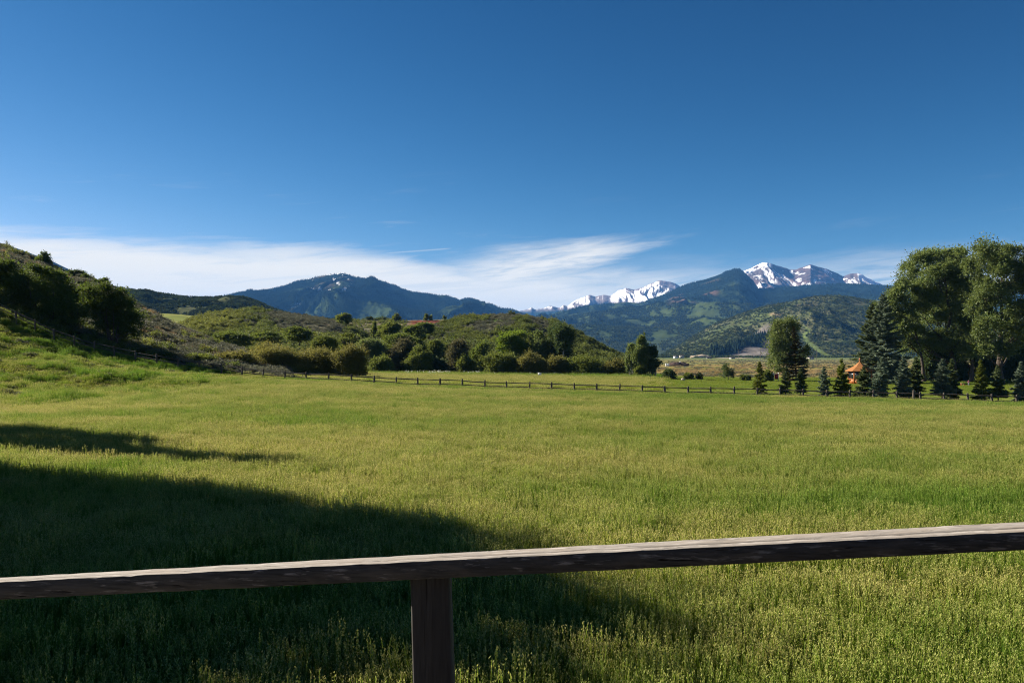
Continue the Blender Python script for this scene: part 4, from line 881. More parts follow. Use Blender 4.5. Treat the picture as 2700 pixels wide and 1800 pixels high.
def crest_tree(name, label, zz, x, y0, y1, w, ridge, v, mat, seed, group, leaf=0.25, per=900, n=5, shape='round'):
    px, top = zz(x, y0); px2, bot = zz(x, y1); k = {z1: 3.484, z2: 3.484, z3: 3.92}[zz]
    X, Y, Z = [float(a) for a in ridge.pt(np.array([px]), np.array([v]))]; r = np.random.default_rng(seed)
    zb = PZ(bot, Y); m = Y / F / k; H = (y1 - y0) * m; R = w / 2 * m; zb = min(zb, Z + 0.6)
    H = PZ(top, Y) - zb
    lob = [(r.uniform(-.6, .6) * R, r.uniform(-.5, .5) * R, H * f * r.uniform(0.85, 1.06), R * r.uniform(0.4, 0.62) * (1.0 if shape == 'round' else 0.8), R * 0.5, H * r.uniform(0.12, 0.22)) for f in np.linspace(0.3, 0.82, n + 3)]
    return lobe_tree(name, label, (X, Y, zb), lob, per, leaf, mat, BARK, 0.02 * H + 0.05, 0.15 * H, seed, group, ncl=9, clump=0.4)
HG = 'small trees on the near hill skyline'
crest_tree('hill_tree', 'tree standing up from the skyline of the left hillside', z1, 410, 225, 380, 140, near_hill, 0.97, LEAF_OAK, 811, HG)
crest_tree('hill_tree', 'pair of shrubby crowns halfway down the left skyline', z1, 690, 385, 480, 160, near_hill, 0.97, LEAF_DARK, 812, HG)
crest_tree('hill_tree', 'bushy crown above the largest oak on the left skyline', z1, 935, 470, 570, 150, near_hill, 0.95, LEAF_OAK, 813, HG)
crest_tree('hill_tree', 'small shrub low on the left hillside skyline', z1, 780, 430, 520, 110, near_hill, 0.94, LEAF_OAK, 814, HG)
KG = 'small trees on the skyline of the middle knolls'
crest_tree('knoll_tree', 'round bright tree at the right end of the first knoll', z2, 1588, 435, 560, 115, knoll_a, 0.97, LEAF_GREEN, 821, KG, 0.5, 700)
crest_tree('knoll_tree', 'tiny dark tree right of the round bright one', z2, 1830, 470, 515, 58, crest, 0.98, LEAF_DARK, 822, KG, 0.55, 600)
crest_tree('knoll_tree', 'low wide dark tree on the flat skyline', z2, 1938, 475, 535, 125, crest, 0.98, LEAF_DARK, 823, KG, 0.55, 600)
crest_tree('knoll_tree', 'top shaped tree narrowing to its foot on the flat skyline', z2, 2065, 447, 540, 88, crest, 0.97, LEAF_GREEN, 824, KG, 0.55, 600)
crest_tree('knoll_tree', 'left of two slim trees above the red bank', z3, 873, 503, 580, 50, crest, 0.98, LEAF_GREEN, 825, KG, 0.5, 600, shape='tall')
crest_tree('knoll_tree', 'right of two slim trees above the red bank', z3, 925, 517, 580, 46, crest, 0.98, LEAF_GREEN, 826, KG, 0.5, 600, shape='tall')
crest_tree('knoll_tree', 'single slim tree at the right end of the red bank', z3, 1067, 517, 575, 36, crest, 0.98, LEAF_GREEN, 827, KG, 0.5, 600, shape='tall')

# --- willows and trees between the fence and the knolls: (zoom, x0, x1, ytop, ybase, distance, kind, label)
def boxed(zz, x0, x1, yt, yb, Y, kind, label, seed, group):
    (a, t), (b_, bt) = zz(x0, yt), zz(x1, yb); cx = (a + b_) / 2; X = PX(cx, Y); zb = float(ground(X, Y)) if PZ(bt, Y) < float(ground(X, Y)) + 1.5 else PZ(bt, Y)
    H = PZ(t, Y) - zb; R = (b_ - a) / 2 * Y / F; r = np.random.default_rng(seed)
    if kind[0] == 'w':       # willow: dome of upright shoots down to the ground
        nl = 24; lob = []
        for i in range(nl):
            an = r.random() * 6.283; q = math.sqrt(r.random()) * 0.74; hh = H * (0.14 + 0.60 * (1 - q ** 2 * 0.7) * r.uniform(0.25, 1.0) ** 0.6)
            k_ = r.uniform(0.65, 1.35); lob.append((math.cos(an) * q * R, math.sin(an) * q * R * 0.8, hh, R * 0.27 * k_, R * 0.27 * k_, H * 0.18 * r.uniform(0.7, 1.3)))
        for i in range(9): an = i / 9 * 6.283 + r.random() * 0.5; q = r.uniform(0.5, 0.72); lob.append((math.cos(an) * q * R, math.sin(an) * q * R * 0.8, H * r.uniform(0.06, 0.2), R * 0.28, R * 0.26, H * 0.16))
        mat = {'w': LEAF_WILLOW, 'wg': LEAF_GREEN, 'wb': LEAF_BROWN, 'wd': LEAF_DARK}[kind]
        return lobe_tree('willow_bush', label, (X, Y, zb), lob, 820, 0.24 * (Y / 150), mat, BARK, 0.10, 0.2, seed, group, 'bush', stems=6, spread=0.25 * R, ncl=11, clump=0.42)
    n = 20; lob = []
    for i in range(n):
        f = r.uniform(0.16, 0.86); an = r.random() * 6.283; q = R * 0.62 * math.sin(math.pi * min(1, 0.25 + 0.7 * f)) * math.sqrt(r.random())
        k_ = r.uniform(0.55, 1.3); lob.append((math.cos(an) * q * 1.1, math.sin(an) * q, H * f, R * 0.36 * k_, R * 0.36 * k_, H * 0.14 * r.uniform(0.7, 1.3)))
    lob.append((r.uniform(-.25, .25) * R, 0, H * 0.88, R * 0.35, R * 0.35, H * 0.12))
    mat, bk = {'t': (LEAF_MID, BARK), 'tb': (LEAF_BRIGHT, BARK), 'td': (LEAF_DARK, BARK_PALE), 'tg': (LEAF_BROWN, BARK_PALE), 'ta': (LEAF_COTTON, BARK_PALE), 'tl': (LEAF_GREEN, BARK)}[kind]
    return lobe_tree('broadleaf_tree', label, (X, Y, zb), lob, 560 if kind == 'tg' else 820, 0.25 * (Y / 150), mat, bk, 0.016 * H + 0.05, 0.12 * H, seed, group, 'tree', stems=1 if kind != 'ta' else 3, spread=0.3, ncl=9, clump=0.40)
WG = 'willows beyond the fence'; TG = 'trees in the hollow before the knolls'
for i, a in enumerate([
    (z2, 400, 780, 760, 975, 116, 'w', 'low olive willow at the left end of the willow mass'),
    (z2, 640, 1290, 692, 985, 121, 'w', 'largest rounded olive willow behind the fence'),
    (z2, 1100, 1560, 735, 970, 126, 'w', 'dark fronted olive willow right of the largest one'),
    (z2, 1300, 1560, 630, 800, 150, 'wg', 'yellow green willow rising behind the olive mass'),
    (z2, 1480, 1830, 700, 975, 124, 'w', 'olive willow at the right end of the mass with a deep shaded side'),
    (z2, 110, 400, 790, 920, 112, 'wg', 'small green willow at the foot of the sagebrush slope'),
    (z3, 285, 540, 925, 1065, 184, 'wg', 'rounded fresh green willow at the left of the far row'),
    (z3, 670, 960, 835, 1070, 186, 'wg', 'light green double humped willow in the far row'),
    (z3, 930, 1090, 920, 1070, 190, 'wd', 'dark hollow bush with white blossom at its foot'),
    (z3, 1190, 1380, 925, 1075, 185, 'wg', 'small green willow between the grey aspen and the round dark bush'),
    (z3, 1430, 1810, 880, 1100, 182, 'wg', 'round green bush with dark right side in the far row'),
    (z4, 225, 580, 1050, 1280, 181, 'w', 'olive brown willow right of the round green bush'),
    (z4, 545, 800, 1075, 1270, 184, 'w', 'olive willow in the right half of the far row'),
    (z4, 730, 1140, 1075, 1272, 183, 'wg', 'wide green willow in the right half of the far row'),
    (z4, 1110, 1410, 1105, 1268, 182, 'w', 'low olive willow before the slim aspens'),
    (z4, 1450, 1580, 1185, 1275, 176, 'wg', 'small bright bush at the foot of the aspens')]):
    boxed(*a, 840 + i, WG)
for i, a in enumerate([
    (z3, 480, 800, 760, 1065, 192, 'tg', 'thin dark brownish tree left of the light green willow'),
    (z3, 870, 1080, 775, 1000, 200, 'tl', 'pale yellow green tree behind the far row'),
    (z3, 1050, 1340, 770, 1075, 188, 'tg', 'grey brown aspen with pale trunk in the far row'),
    (z3, 1320, 1560, 800, 1060, 198, 't', 'dull green tree between the aspen and the bright tree'),
    (z3, 1540, 1980, 685, 1010, 196, 'tb', 'brightest yellow green spreading tree in the hollow'),
    (z3, 1940, 2160, 680, 1050, 194, 'ta', 'dark grey green tree with pale trunks right of the bright tree'),
    (z3, 2080, 2420, 610, 1060, 196, 'td', 'tall dark green tree at the foot of the valley side knoll'),
    (z4, 620, 800, 790, 1090, 190, 'td', 'dark green tree on the shaded side of the knoll foot'),
    (z4, 1350, 1500, 970, 1268, 178, 'ta', 'left slim aspen of the group before the valley'),
    (z4, 1440, 1640, 880, 1272, 176, 'ta', 'tallest slim aspen of the group before the valley'),
    (z4, 1590, 1735, 1000, 1278, 175, 'td', 'dark edged tree at the right end of the aspen group'),
    (z2, 360, 760, 615, 770, 205, 't', 'wide dark oak thicket at the foot of the first knoll'),
    (z2, 720, 1030, 610, 720, 215, 't', 'oak crown left of the domed one below the first knoll'),
    (z2, 1025, 1320, 565, 720, 205, 't', 'domed dark oak below the first knoll'),
    (z2, 1530, 1770, 625, 800, 205, 'tl', 'rounded grey green tree right of the yellow green willow'),
    (z2, 1700, 1990, 680, 890, 190, 'ta', 'grey green tree above the shaded end of the willows'),
    (z2, 1835, 1900, 520, 660, 250, 'tl', 'slim poplar shaped tree on the slope between the knolls'),
    (z2, 1890, 2020, 550, 690, 240, 't', 'rounded tree beside the slim poplar shaped one'),
    (z2, 1930, 2260, 635, 860, 200, 't', 'broad tree in the middle of the hollow'),
    (z3, 390, 620, 590, 800, 235, 'tl', 'grey green tree on the slope left of the red bank'),
    (z3, 620, 880, 620, 800, 230, 't', 'dark tree below the red bank'),
    (z3, 640, 880, 750, 900, 205, 't', 'dark tree in front of the slope below the red bank'),
    (z3, 170, 430, 760, 940, 200, 'ta', 'grey green tree behind the left willow of the far row'),
    (z3, 760, 960, 600, 720, 250, 't', 'oak clump right under the red bank')]):
    boxed(*a, 870 + i, TG)

# --- trees beyond the left edge whose shadows lie across the meadow
def shade_tree(x, y, H, R, label, seed):
    z = float(ground(x, y)); r = np.random.default_rng(seed); lob = []
    for i in range(24):
        f = r.uniform(0.2, 0.9); an = r.random() * 6.283; q = R * 0.7 * math.sqrt(r.random()) * math.sin(math.pi * min(1, 0.2 + 0.75 * f))
        lob.append((math.cos(an) * q, math.sin(an) * q, H * f, R * 0.42, R * 0.42, H * 0.11))
    lobe_tree('cottonwood_tree', label, (x, y, z), lob, 420, 0.45, LEAF_COTTON, BARK_COTTON, 0.3, 2.0, seed, 'cottonwoods left of the meadow', ncl=10, clump=0.42)
SH = np.array([math.sin(SUN_AZ), math.cos(SUN_AZ)]); PV = np.array([-SH[1], SH[0]]) * -1
if PV[1] < 0: PV = -PV
def sp(p, tip, H): return SH * (tip + H / math.tan(SUN_EL)) + PV * p
for k, (p, tip, H, R, lab) in enumerate([(13.9, 4.6, 20.0, 2.8, 'tallest cottonwood left of the meadow casting the long shadow before the railing'), (16.4, 5.8, 20.5, 2.8, 'cottonwood left of the meadow on the far side of the tallest one'),
                                         (18.4, 13.5, 18.5, 2.3, 'shorter cottonwood left of the meadow ending the long shadow'), (10.8, 3.6, 20.0, 2.6, 'cottonwood left of the meadow on the deck side of the tallest one'),
                                         (12.3, 3.6, 20.5, 2.2, 'cottonwood left of the meadow pressed against the tallest one'), (8.6, 6.6, 18.5, 2.4, 'cottonwood left of the meadow second from the deck'), (6.2, 10.2, 17.5, 2.0, 'cottonwood left of the meadow nearest to the deck'), (25.4, 21.0, 20.0, 1.6, 'slim cottonwood left of the meadow whose shadow ends in a point'), (28.0, 29.0, 20.0, 1.9, 'slim cottonwood left of the meadow farthest from the deck')]):
    s_ = sp(p, tip, H); shade_tree(s_[0], s_[1], H, R, lab, 860 + k)

# ---------------------------------------------------------------- rail fence across the meadow
def wood_mat(name, c1, c2, c3, axis=0, grain=18.0, crack=True, worn=None):
    """weathered timber: grain and dark splits run along one axis, pale worn flecks"""
    m, nt, N, L = new_mat(name); tc = N('ShaderNodeTexCoord')
    def nz(sc, stretch, detail=6, dist=0.0):
        mp = N('ShaderNodeMapping'); L(tc.outputs['Object'], mp.inputs[0]); s = [1.0, 1.0, 1.0]; s[axis] = stretch; mp.inputs['Scale'].default_value = s
        n = N('ShaderNodeTexNoise'); L(mp.outputs[0], n.inputs['Vector']); n.inputs['Scale'].default_value = sc; n.inputs['Detail'].default_value = detail; n.inputs['Distortion'].default_value = dist
        n.inputs['Roughness'].default_value = 0.62
        return n.outputs[0]
    def mr(x, a, b): q = N('ShaderNodeMapRange'); L(x, q.inputs[0]); q.inputs[1].default_value = a; q.inputs[2].default_value = b; return q.outputs[0]
    g = nz(grain * 3, 0.05, 8, 0.3); w = nz(grain * 0.5, 0.2, 5, 0.2); cr = nz(grain * 2.2, 0.02, 3, 0.2)
    col = ramp_mix(N, L, mr(g, 0.32, 0.68), c1, c2); col = ramp_mix(N, L, mr(w, 0.48, 0.66), col, c3)
    if worn:
        fl = nz(grain * 1.6, 0.13, 7, 0.15); col = ramp_mix(N, L, mr(fl, 0.57, 0.68), col, worn)
    if crack: col = ramp_mix(N, L, mr(cr, 0.345, 0.31), col, (0.012, 0.010, 0.009))
    p = N('ShaderNodeBsdfPrincipled'); L(col, p.inputs['Base Color']); p.inputs['Roughness'].default_value = 0.85; p.inputs['Specular IOR Level'].default_value = 0.2
    b = N('ShaderNodeBump'); b.inputs['Strength'].default_value = 0.5; b.inputs['Distance'].default_value = 0.004; L(g, b.inputs['Height'])
    b2 = N('ShaderNodeBump'); b2.inputs['Strength'].default_value = 0.7; b2.inputs['Distance'].default_value = 0.006; L(mr(cr, 0.31, 0.36), b2.inputs['Height']); L(b.outputs[0], b2.inputs['Normal'])
    L(b2.outputs[0], p.inputs['Normal']); out = N('ShaderNodeOutputMaterial'); L(p.outputs[0], out.inputs[0])
    return m
FENCE_WOOD = wood_mat('fence_wood', (0.115, 0.095, 0.08), (0.06, 0.05, 0.042), (0.085, 0.07, 0.06), 2, 6.0, False)
FENCE_RAIL = wood_mat('fence_rail_wood', (0.10, 0.082, 0.068), (0.05, 0.042, 0.036), (0.075, 0.062, 0.052), 0, 6.0, False)
r6 = np.random.default_rng(66)
def post_mesh(w, d, h, r):
    b = MB(); n = 5; zs = np.linspace(-0.45, h, n); V = []
    for i, z in enumerate(zs):
        s = 1 + r.uniform(-0.05, 0.05); o = r.normal(0, 0.006, 2); c = 0.8 if i == n - 1 else 1.0
        for (x, y) in ((-1, -0.55), (-0.55, -1), (0.55, -1), (1, -0.55), (1, 0.55), (0.55, 1), (-0.55, 1), (-1, 0.55)): V.append((x * w / 2 * s * c + o[0], y * d / 2 * s * c + o[1], z))
    j = np.arange(8); Fq = np.vstack([np.stack([i * 8 + j, i * 8 + (j + 1) % 8, (i + 1) * 8 + (j + 1) % 8, (i + 1) * 8 + j], -1) for i in range(n - 1)])
    b.add(V, Fq); top = np.array(V[-8:]); b.add(np.vstack([top, top.mean(0) + [0, 0, 0.02]]), np.stack([j, (j + 1) % 8, np.full(8, 8)], -1))
    return b.mesh('post', [FENCE_WOOD])
def rail_mesh(r):
    b = MB(); n = 9; x = np.linspace(-0.5, 0.5, n); P = np.stack([x, np.zeros(n), np.zeros(n)], -1)
    P[:, 2] += 0.02 * np.sin(x * 5 + r.random() * 6) ; R = 0.062 * (1 + r.normal(0, 0.06, n)); R[0] *= 0.75; R[-1] *= 0.75
    b.tube(P, R, 7); return b.mesh('rail', [FENCE_RAIL], True)
pm = [post_mesh(0.21, 0.19, 1.24, r6) for _ in range(5)]; rm = [rail_mesh(r6) for _ in range(5)]
fence = thing('rail_fence', 'weathered two-rail timber fence running down the left slope and across the meadow', 'fence', (0, 97, 0))
tops = []
for (p, t) in POSTS:
    Y = float(fenceY(p)); X = PX(p, Y); Z = PZ(t, Y) - 1.22; tops.append(np.array([X, Y, Z]))
    o = link('post', pm[r6.integers(0, 5)], fence, (X, Y - 97, Z), (r6.normal(0, 0.03), r6.normal(0, 0.035), r6.normal(0, 0.2)), (r6.uniform(0.85, 1.12), 1, r6.uniform(0.97, 1.04)))
for a, b_ in zip(tops[:-1], tops[1:]):
    for h in (1.02, 0.52):
        c = (a + b_) / 2; d = b_ - a; L_ = np.linalg.norm(d)
        link('rail', rm[r6.integers(0, 5)], fence, (c[0], c[1] - 97 + r6.normal(0, 0.015), c[2] + h + r6.normal(0, 0.025)),
             (r6.random() * 6, -math.asin(d[2] / L_) + r6.normal(0, 0.008), math.atan2(d[1], d[0])), (L_ * 1.05, r6.uniform(0.85, 1.15), r6.uniform(0.85, 1.15)))
# taller gate post in the fence run on the right
q = z6(924, 1455); Yq = float(fenceY(q[0])) - 0.3
o = link('gate_post', post_mesh(0.24, 0.22, 1.45, r6), None, (PX(q[0], Yq), Yq, PZ(q[1], Yq) - 1.45)); tag(o, 'stout pale post taller than the rail fence beside it', 'post')

# ---------------------------------------------------------------- deck railing in the foreground
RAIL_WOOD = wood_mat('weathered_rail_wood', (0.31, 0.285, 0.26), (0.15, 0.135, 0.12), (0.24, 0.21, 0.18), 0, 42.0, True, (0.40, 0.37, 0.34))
RAIL_SIDE = wood_mat('shaded_weathered_rail_side', (0.095, 0.093, 0.094), (0.040, 0.039, 0.040), (0.12, 0.11, 0.102), 0, 42.0, True, (0.30, 0.285, 0.28))  # rail sides carry painted shade along with black weathering and pale worn flecks
POST_WOOD = wood_mat('weathered_post_wood', (0.076, 0.071, 0.067), (0.038, 0.036, 0.034), (0.060, 0.056, 0.053), 2, 34.0, True)
def railing():
    root = thing('deck_railing', 'weathered timber deck railing crossing the foreground', 'railing', (0, 2.95, ground(0, 2.95)))
    z0 = float(ground(0, 2.95))
    # front top edge, back top edge, bottom edge measured at the two ends of the view, then carried on past them
    def ends(px, Yf, yf, yb, ybot):
        f = np.array(at(px, yf, Yf)); b = np.array(at(px, yb, Yf + 0.10)); b[0] = f[0]; bo = np.array(at(px, ybot, Yf)); bo[0] = f[0]
        bb = b + (bo - f); return np.stack([f, b, bb, bo])
    A = ends(0, 3.0, 1533.5, 1519, 1581); B = ends(2700, 2.82, 1401, 1375.7, 1451.6)
    n = 260; ts = np.linspace(-0.42, 1.42, n); r = np.random.default_rng(12)
    rings = []
    nz = fbm(ts * 40, ts * 0, 1, 4); nz2 = fbm(ts * 30, ts * 0 + 9, 2, 4); nick = sm(fbm(ts * 55, ts * 0, 9, 3), 0.28, 0.5)
    crk = 0.13 * np.clip(sm(ts, 0.42, 0.55) + sm(ts, 0.12, 0.06) + 0.35, 0, 1) * sm(fbm(ts * 9, ts * 0, 17, 3), -0.45, 0.1)
    for i, t in enumerate(ts):
        K = A * (1 - t) + B * t; f, b, bb, bo = K
        dn = (bo - f); dp = (b - f); e = 0.07
        w = 0.0035 * nz[i]; w2 = 0.003 * nz2[i]; nk = 0.010 * nick[i]
        P = [f + dp * (e + nk * 8) + dn * 0.0, f + dp * e * 0.25 + dn * (e * 0.25 + nk * 4), f + dn * (e + nk * 6), bo - dn * e, bo + dp * e, bb - dp * e, bb - dn * e, b + dn * e, b - dp * e, f + dp * 0.5, f + dp * (0.345 + 0.02 * nz[i]), f + dp * (0.32 + 0.02 * nz[i]) + dn * crk[i], f + dp * (0.295 + 0.02 * nz[i])]
        P = np.array(P); P[:, 2] += w2; P[:4, 1] += w; rings.append(P)
    R = np.array(rings); m = R.shape[1]; j = np.arange(m)
    V = R.reshape(-1, 3) - np.array([0, 2.95, z0])
    Fq = np.vstack([np.stack([i * m + j, i * m + (j + 1) % m, (i + 1) * m + (j + 1) % m, (i + 1) * m + j], -1) for i in range(n - 1)])[:, ::-1]
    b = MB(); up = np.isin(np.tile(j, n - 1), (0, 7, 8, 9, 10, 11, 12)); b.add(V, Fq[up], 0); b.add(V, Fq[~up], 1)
    for k, ring in ((0, V[:m]), (1, V[-m:])):
        b.add(np.vstack([ring, ring.mean(0)]), np.stack([j, (j + 1) % m, np.full(m, m)], -1))
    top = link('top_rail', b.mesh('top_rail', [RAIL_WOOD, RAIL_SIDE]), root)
    # knots and screw heads set into the rail
    # post under the rail, leaning a little
    def post(px_top, lean):
        Yp = 2.955; t = (px_top) / 2700.0; zt = (A * (1 - t) + B * t)[3, 2] + 0.004
        x = PX(px_top, Yp); H = zt - z0 + 0.3; bm = MB(); n = 40; rr = np.random.default_rng(5); rg = []
        for i in range(n):
            q = i / (n - 1); z = zt - q * H; w = 0.0725 * (1 + 0.01 * rr.normal()) ; d = 0.07; c = 0.006; ox = x + lean * q * H
            rg.append([(ox - w + c, Yp, z), (ox + w - c, Yp, z), (ox + w, Yp + c, z), (ox + w, Yp + 2 * d - c, z), (ox + w - c, Yp + 2 * d, z), (ox - w + c, Yp + 2 * d, z), (ox - w, Yp + 2 * d - c, z), (ox - w, Yp + c, z)])
        Vp = np.array(rg); Vp[:, :, 2] += 0; slope_ = (B[3, 2] - A[3, 2]) / (B[3, 0] - A[3, 0]); Vp[0, :, 2] += (Vp[0, :, 0] - x) * slope_
        Vp = Vp.reshape(-1, 3) - np.array([0, 2.95, z0]); jj = np.arange(8)
        Fp = np.vstack([np.stack([i * 8 + jj, i * 8 + (jj + 1) % 8, (i + 1) * 8 + (jj + 1) % 8, (i + 1) * 8 + jj], -1) for i in range(n - 1)])[:, ::-1]
        bm.add(Vp, Fp); bm.add(np.vstack([Vp[:8], Vp[:8].mean(0)]), np.stack([jj, (jj + 1) % 8, np.full(8, 8)], -1))
        link('post', bm.mesh('post', [POST_WOOD]), root)
    post(1132, 0.030)
    for px_ in (-720, 2985): post(px_, 0.01)
railing()
# deck floor and the house behind the camera (they keep the sky behind off the railing)
DECK_WOOD = wood_mat('deck_boards_wood', (0.12, 0.11, 0.10), (0.075, 0.07, 0.065), (0.10, 0.09, 0.08), 0, 10.0, True)
WALL_WOOD = wood_mat('house_siding_wood', (0.085, 0.080, 0.074), (0.05, 0.047, 0.044), (0.068, 0.063, 0.058), 0, 8.0, False)
def deck():
    t = thing('deck', 'timber deck the view is taken from, behind the railing', 'deck', (0, 0, 0)); b = MB(); b.box((0, 0, 0), (11.0, 0.14, 0.04)); me = b.mesh('board', [DECK_WOOD])
    for k in range(30): link('board', me, t, (0, -1.35 + k * 0.148, 2.36))
    for y in (-1.2, 2.9):
        b = MB(); b.box((0, 0, 0), (11.0, 0.09, 0.24)); link('joist', b.mesh('joist', [DECK_WOOD]), t, (0, y, 2.21))
    for x in (-5.2, -1.8, 1.8, 5.2):
        b = MB(); b.box((0, 0, 0), (0.16, 0.16, 2.9)); link('support_post', b.mesh('support_post', [DECK_WOOD]), t, (x, 2.7, 0.63))
    h = thing('ranch_house', 'dark timber house wall behind the deck', 'house', (0, -1.6, 0)); b = MB(); b.box((0, 0, 0), (13.0, 0.05, 0.19)); me = b.mesh('siding_plank', [WALL_WOOD])
    for k in range(34): link('siding_plank', me, h, (1.0, -0.03, -0.4 + k * 0.2))
    b = MB(); b.box((1.0, -4.1, 2.9), (13.0, 8.0, 6.9)); link('wall', b.mesh('wall', [WALL_WOOD]), h)
    for s in (-1, 1):
        b = MB(); y0 = -4.1 + s * 5.2; q = [(-6.3, y0, 6.0), (8.3, y0, 6.0), (8.3, -4.1, 8.6), (-6.3, -4.1, 8.6)]; q2 = [(a, c, d + 0.2) for a, c, d in q]
        b.add(q + q2, [[0, 1, 2, 3], [7, 6, 5, 4], [0, 4, 5, 1], [1, 5, 6, 2], [2, 6, 7, 3], [3, 7, 4, 0]]); link('roof', b.mesh('roof', [WALL_WOOD]), h)
deck()

# ---------------------------------------------------------------- gazebo, houses and small things on the lawn
CEDAR = plain_mat('orange_stained_wood', (0.34, 0.125, 0.034), (0.24, 0.08, 0.022), 7.0, 0.55, (1, 1, 6), 0.2)
SHAKE = plain_mat('cedar_shingles', (0.30, 0.13, 0.04), (0.19, 0.08, 0.025), 14.0, 0.7, (1, 1, 1), 0.4)
GLASS = plain_mat('dark_window_glass', (0.02, 0.024, 0.028), (0.012, 0.014, 0.016), 2.0, 0.12, spec=0.6)
WHITE = plain_mat('white_paint', (0.80, 0.80, 0.78), (0.70, 0.70, 0.68), 3.0, 0.6)
RED = plain_mat('red_paint', (0.38, 0.035, 0.03), (0.28, 0.025, 0.022), 4.0, 0.6)
LOG = plain_mat('dark_log_wall', (0.13, 0.058, 0.030), (0.08, 0.036, 0.020), 4.0, 0.7, (1, 1, 8), 0.4)
ROOFM = plain_mat('brown_roof', (0.05, 0.042, 0.036), (0.032, 0.027, 0.024), 8.0, 0.85)
CONC = plain_mat('pale_concrete', (0.50, 0.47, 0.42), (0.40, 0.375, 0.34), 3.0, 0.9)
STEEL = plain_mat('green_steel', (0.05, 0.065, 0.04), (0.03, 0.04, 0.025), 5.0, 0.5)
DIRT = plain_mat('dark_soil', (0.075, 0.05, 0.042), (0.045, 0.03, 0.026), 1.2, 0.95, bump=0.6)
STONE = plain_mat('pale_stone', (0.48, 0.44, 0.38), (0.34, 0.31, 0.27), 3.0, 0.9, bump=0.4)
def gazebo():
    Y = 158.0; px = 2267.0; x = PX(px, Y); zg = float(ground(x, Y)); s = Y / F
    t = thing('gazebo', 'small orange cedar gazebo with pointed shingled roof half hidden by a spruce', 'gazebo', (x, Y, zg), rz=math.radians(8)); t.scale = (1.28, 1.28, 1.28)
    R = 1.62; n = 6; H = 2.05; zb = (PZ(1011, Y) - zg) / 1.28
    ang = [math.radians(30 + 60 * k) for k in range(n)]; C = [np.array([math.cos(a) * R, math.sin(a) * R]) for a in ang]
    b = MB(); a = np.array(ang); base = np.stack([np.cos(a) * (R + 0.2), np.sin(a) * (R + 0.2)], -1)
    V = np.vstack([np.c_[base, np.full(n, -0.3)], np.c_[base, np.full(n, zb)]]); j = np.arange(n)
    b.add(V, np.stack([j, (j + 1) % n, n + (j + 1) % n, n + j], -1)); b.add(np.vstack([V[n:], [[0, 0, zb]]]), np.stack([j, (j + 1) % n, np.full(n, n)], -1))
    link('floor_base', b.mesh('floor_base', [CEDAR]), t)
    for k in range(n):
        b = MB(); b.box((C[k][0], C[k][1], zb + H / 2), (0.15, 0.15, H)); link('corner_post', b.mesh('corner_post', [CEDAR]), t)
    from mathutils import Euler
    for k in range(n):
        p0, p1 = C[k], C[(k + 1) % n]; c = (p0 + p1) / 2; d = p1 - p0; L_ = np.linalg.norm(d) - 0.15; rot = Euler((0, 0, math.atan2(d[1], d[0])))
        b = MB(); b.box((c[0], c[1], zb + H - 0.08), (L_, 0.10, 0.16), 0, rot); link('beam', b.mesh('beam', [CEDAR]), t)
        if k == 4: continue                       # doorway towards the lawn
        b = MB(); b.box((c[0], c[1], zb + 0.36), (L_, 0.05, 0.62), 0, rot); pn = link('panel', b.mesh('panel', [CEDAR]), t)
        b = MB(); b.box((c[0], c[1], zb + 0.74), (L_, 0.12, 0.08), 0, rot); link('sill', b.mesh('sill', [CEDAR]), pn)
        if k in (2, 3, 1):
            b = MB(); b.box((c[0], c[1], zb + 1.33), (L_, 0.02, 1.10), 0, rot); link('window', b.mesh('window', [GLASS]), t)
    # hipped roof: six shingled faces, flared eaves
    for k in range(n):
        a0, a1 = ang[k], ang[(k + 1) % n]; b = MB(); rows = 7
        prof = [(R + 0.55, zb + H - 0.10), (R + 0.12, zb + H + 0.16), (0.9, zb + H + 0.62), (0.14, zb + H + 1.25)]
        rr = np.interp(np.linspace(0, 1, rows), np.linspace(0, 1, 4), [p[0] for p in prof]); zz_ = np.interp(np.linspace(0, 1, rows), np.linspace(0, 1, 4), [p[1] for p in prof])
        for i in range(rows - 1):
            lo = 0.025
            q = [(math.cos(a0) * rr[i], math.sin(a0) * rr[i], zz_[i] + lo), (math.cos(a1) * rr[i], math.sin(a1) * rr[i], zz_[i] + lo), (math.cos(a1) * rr[i + 1], math.sin(a1) * rr[i + 1], zz_[i + 1]), (math.cos(a0) * rr[i + 1], math.sin(a0) * rr[i + 1], zz_[i + 1])]
            b.add(q, [[0, 1, 2, 3]]); q2 = [np.array(v) - [0, 0, 0.05] for v in q]; b.add(q2, [[3, 2, 1, 0]])
            b.add([q[0], q2[0], q2[1], q[1]], [[0, 1, 2, 3]])
        link('roof_face', b.mesh('roof_face', [SHAKE]), t)
    b = MB(); zt = zb + H + 1.22; zs = [0, 0.1, 0.16, 0.30, 0.42, 0.52, 0.62, 0.80]; rs = [0.16, 0.16, 0.08, 0.08, 0.17, 0.15, 0.06, 0.015]
    b.tube([(0, 0, zt + q) for q in zs], rs, 8); link('finial', b.mesh('finial', [CEDAR], True), t)
    b = MB(); b.box((0.55, -0.3, zb + 0.75), (0.30, 0.05, 1.3)); link('screen_panel', b.mesh('screen_panel', [WHITE]), t)
gazebo()
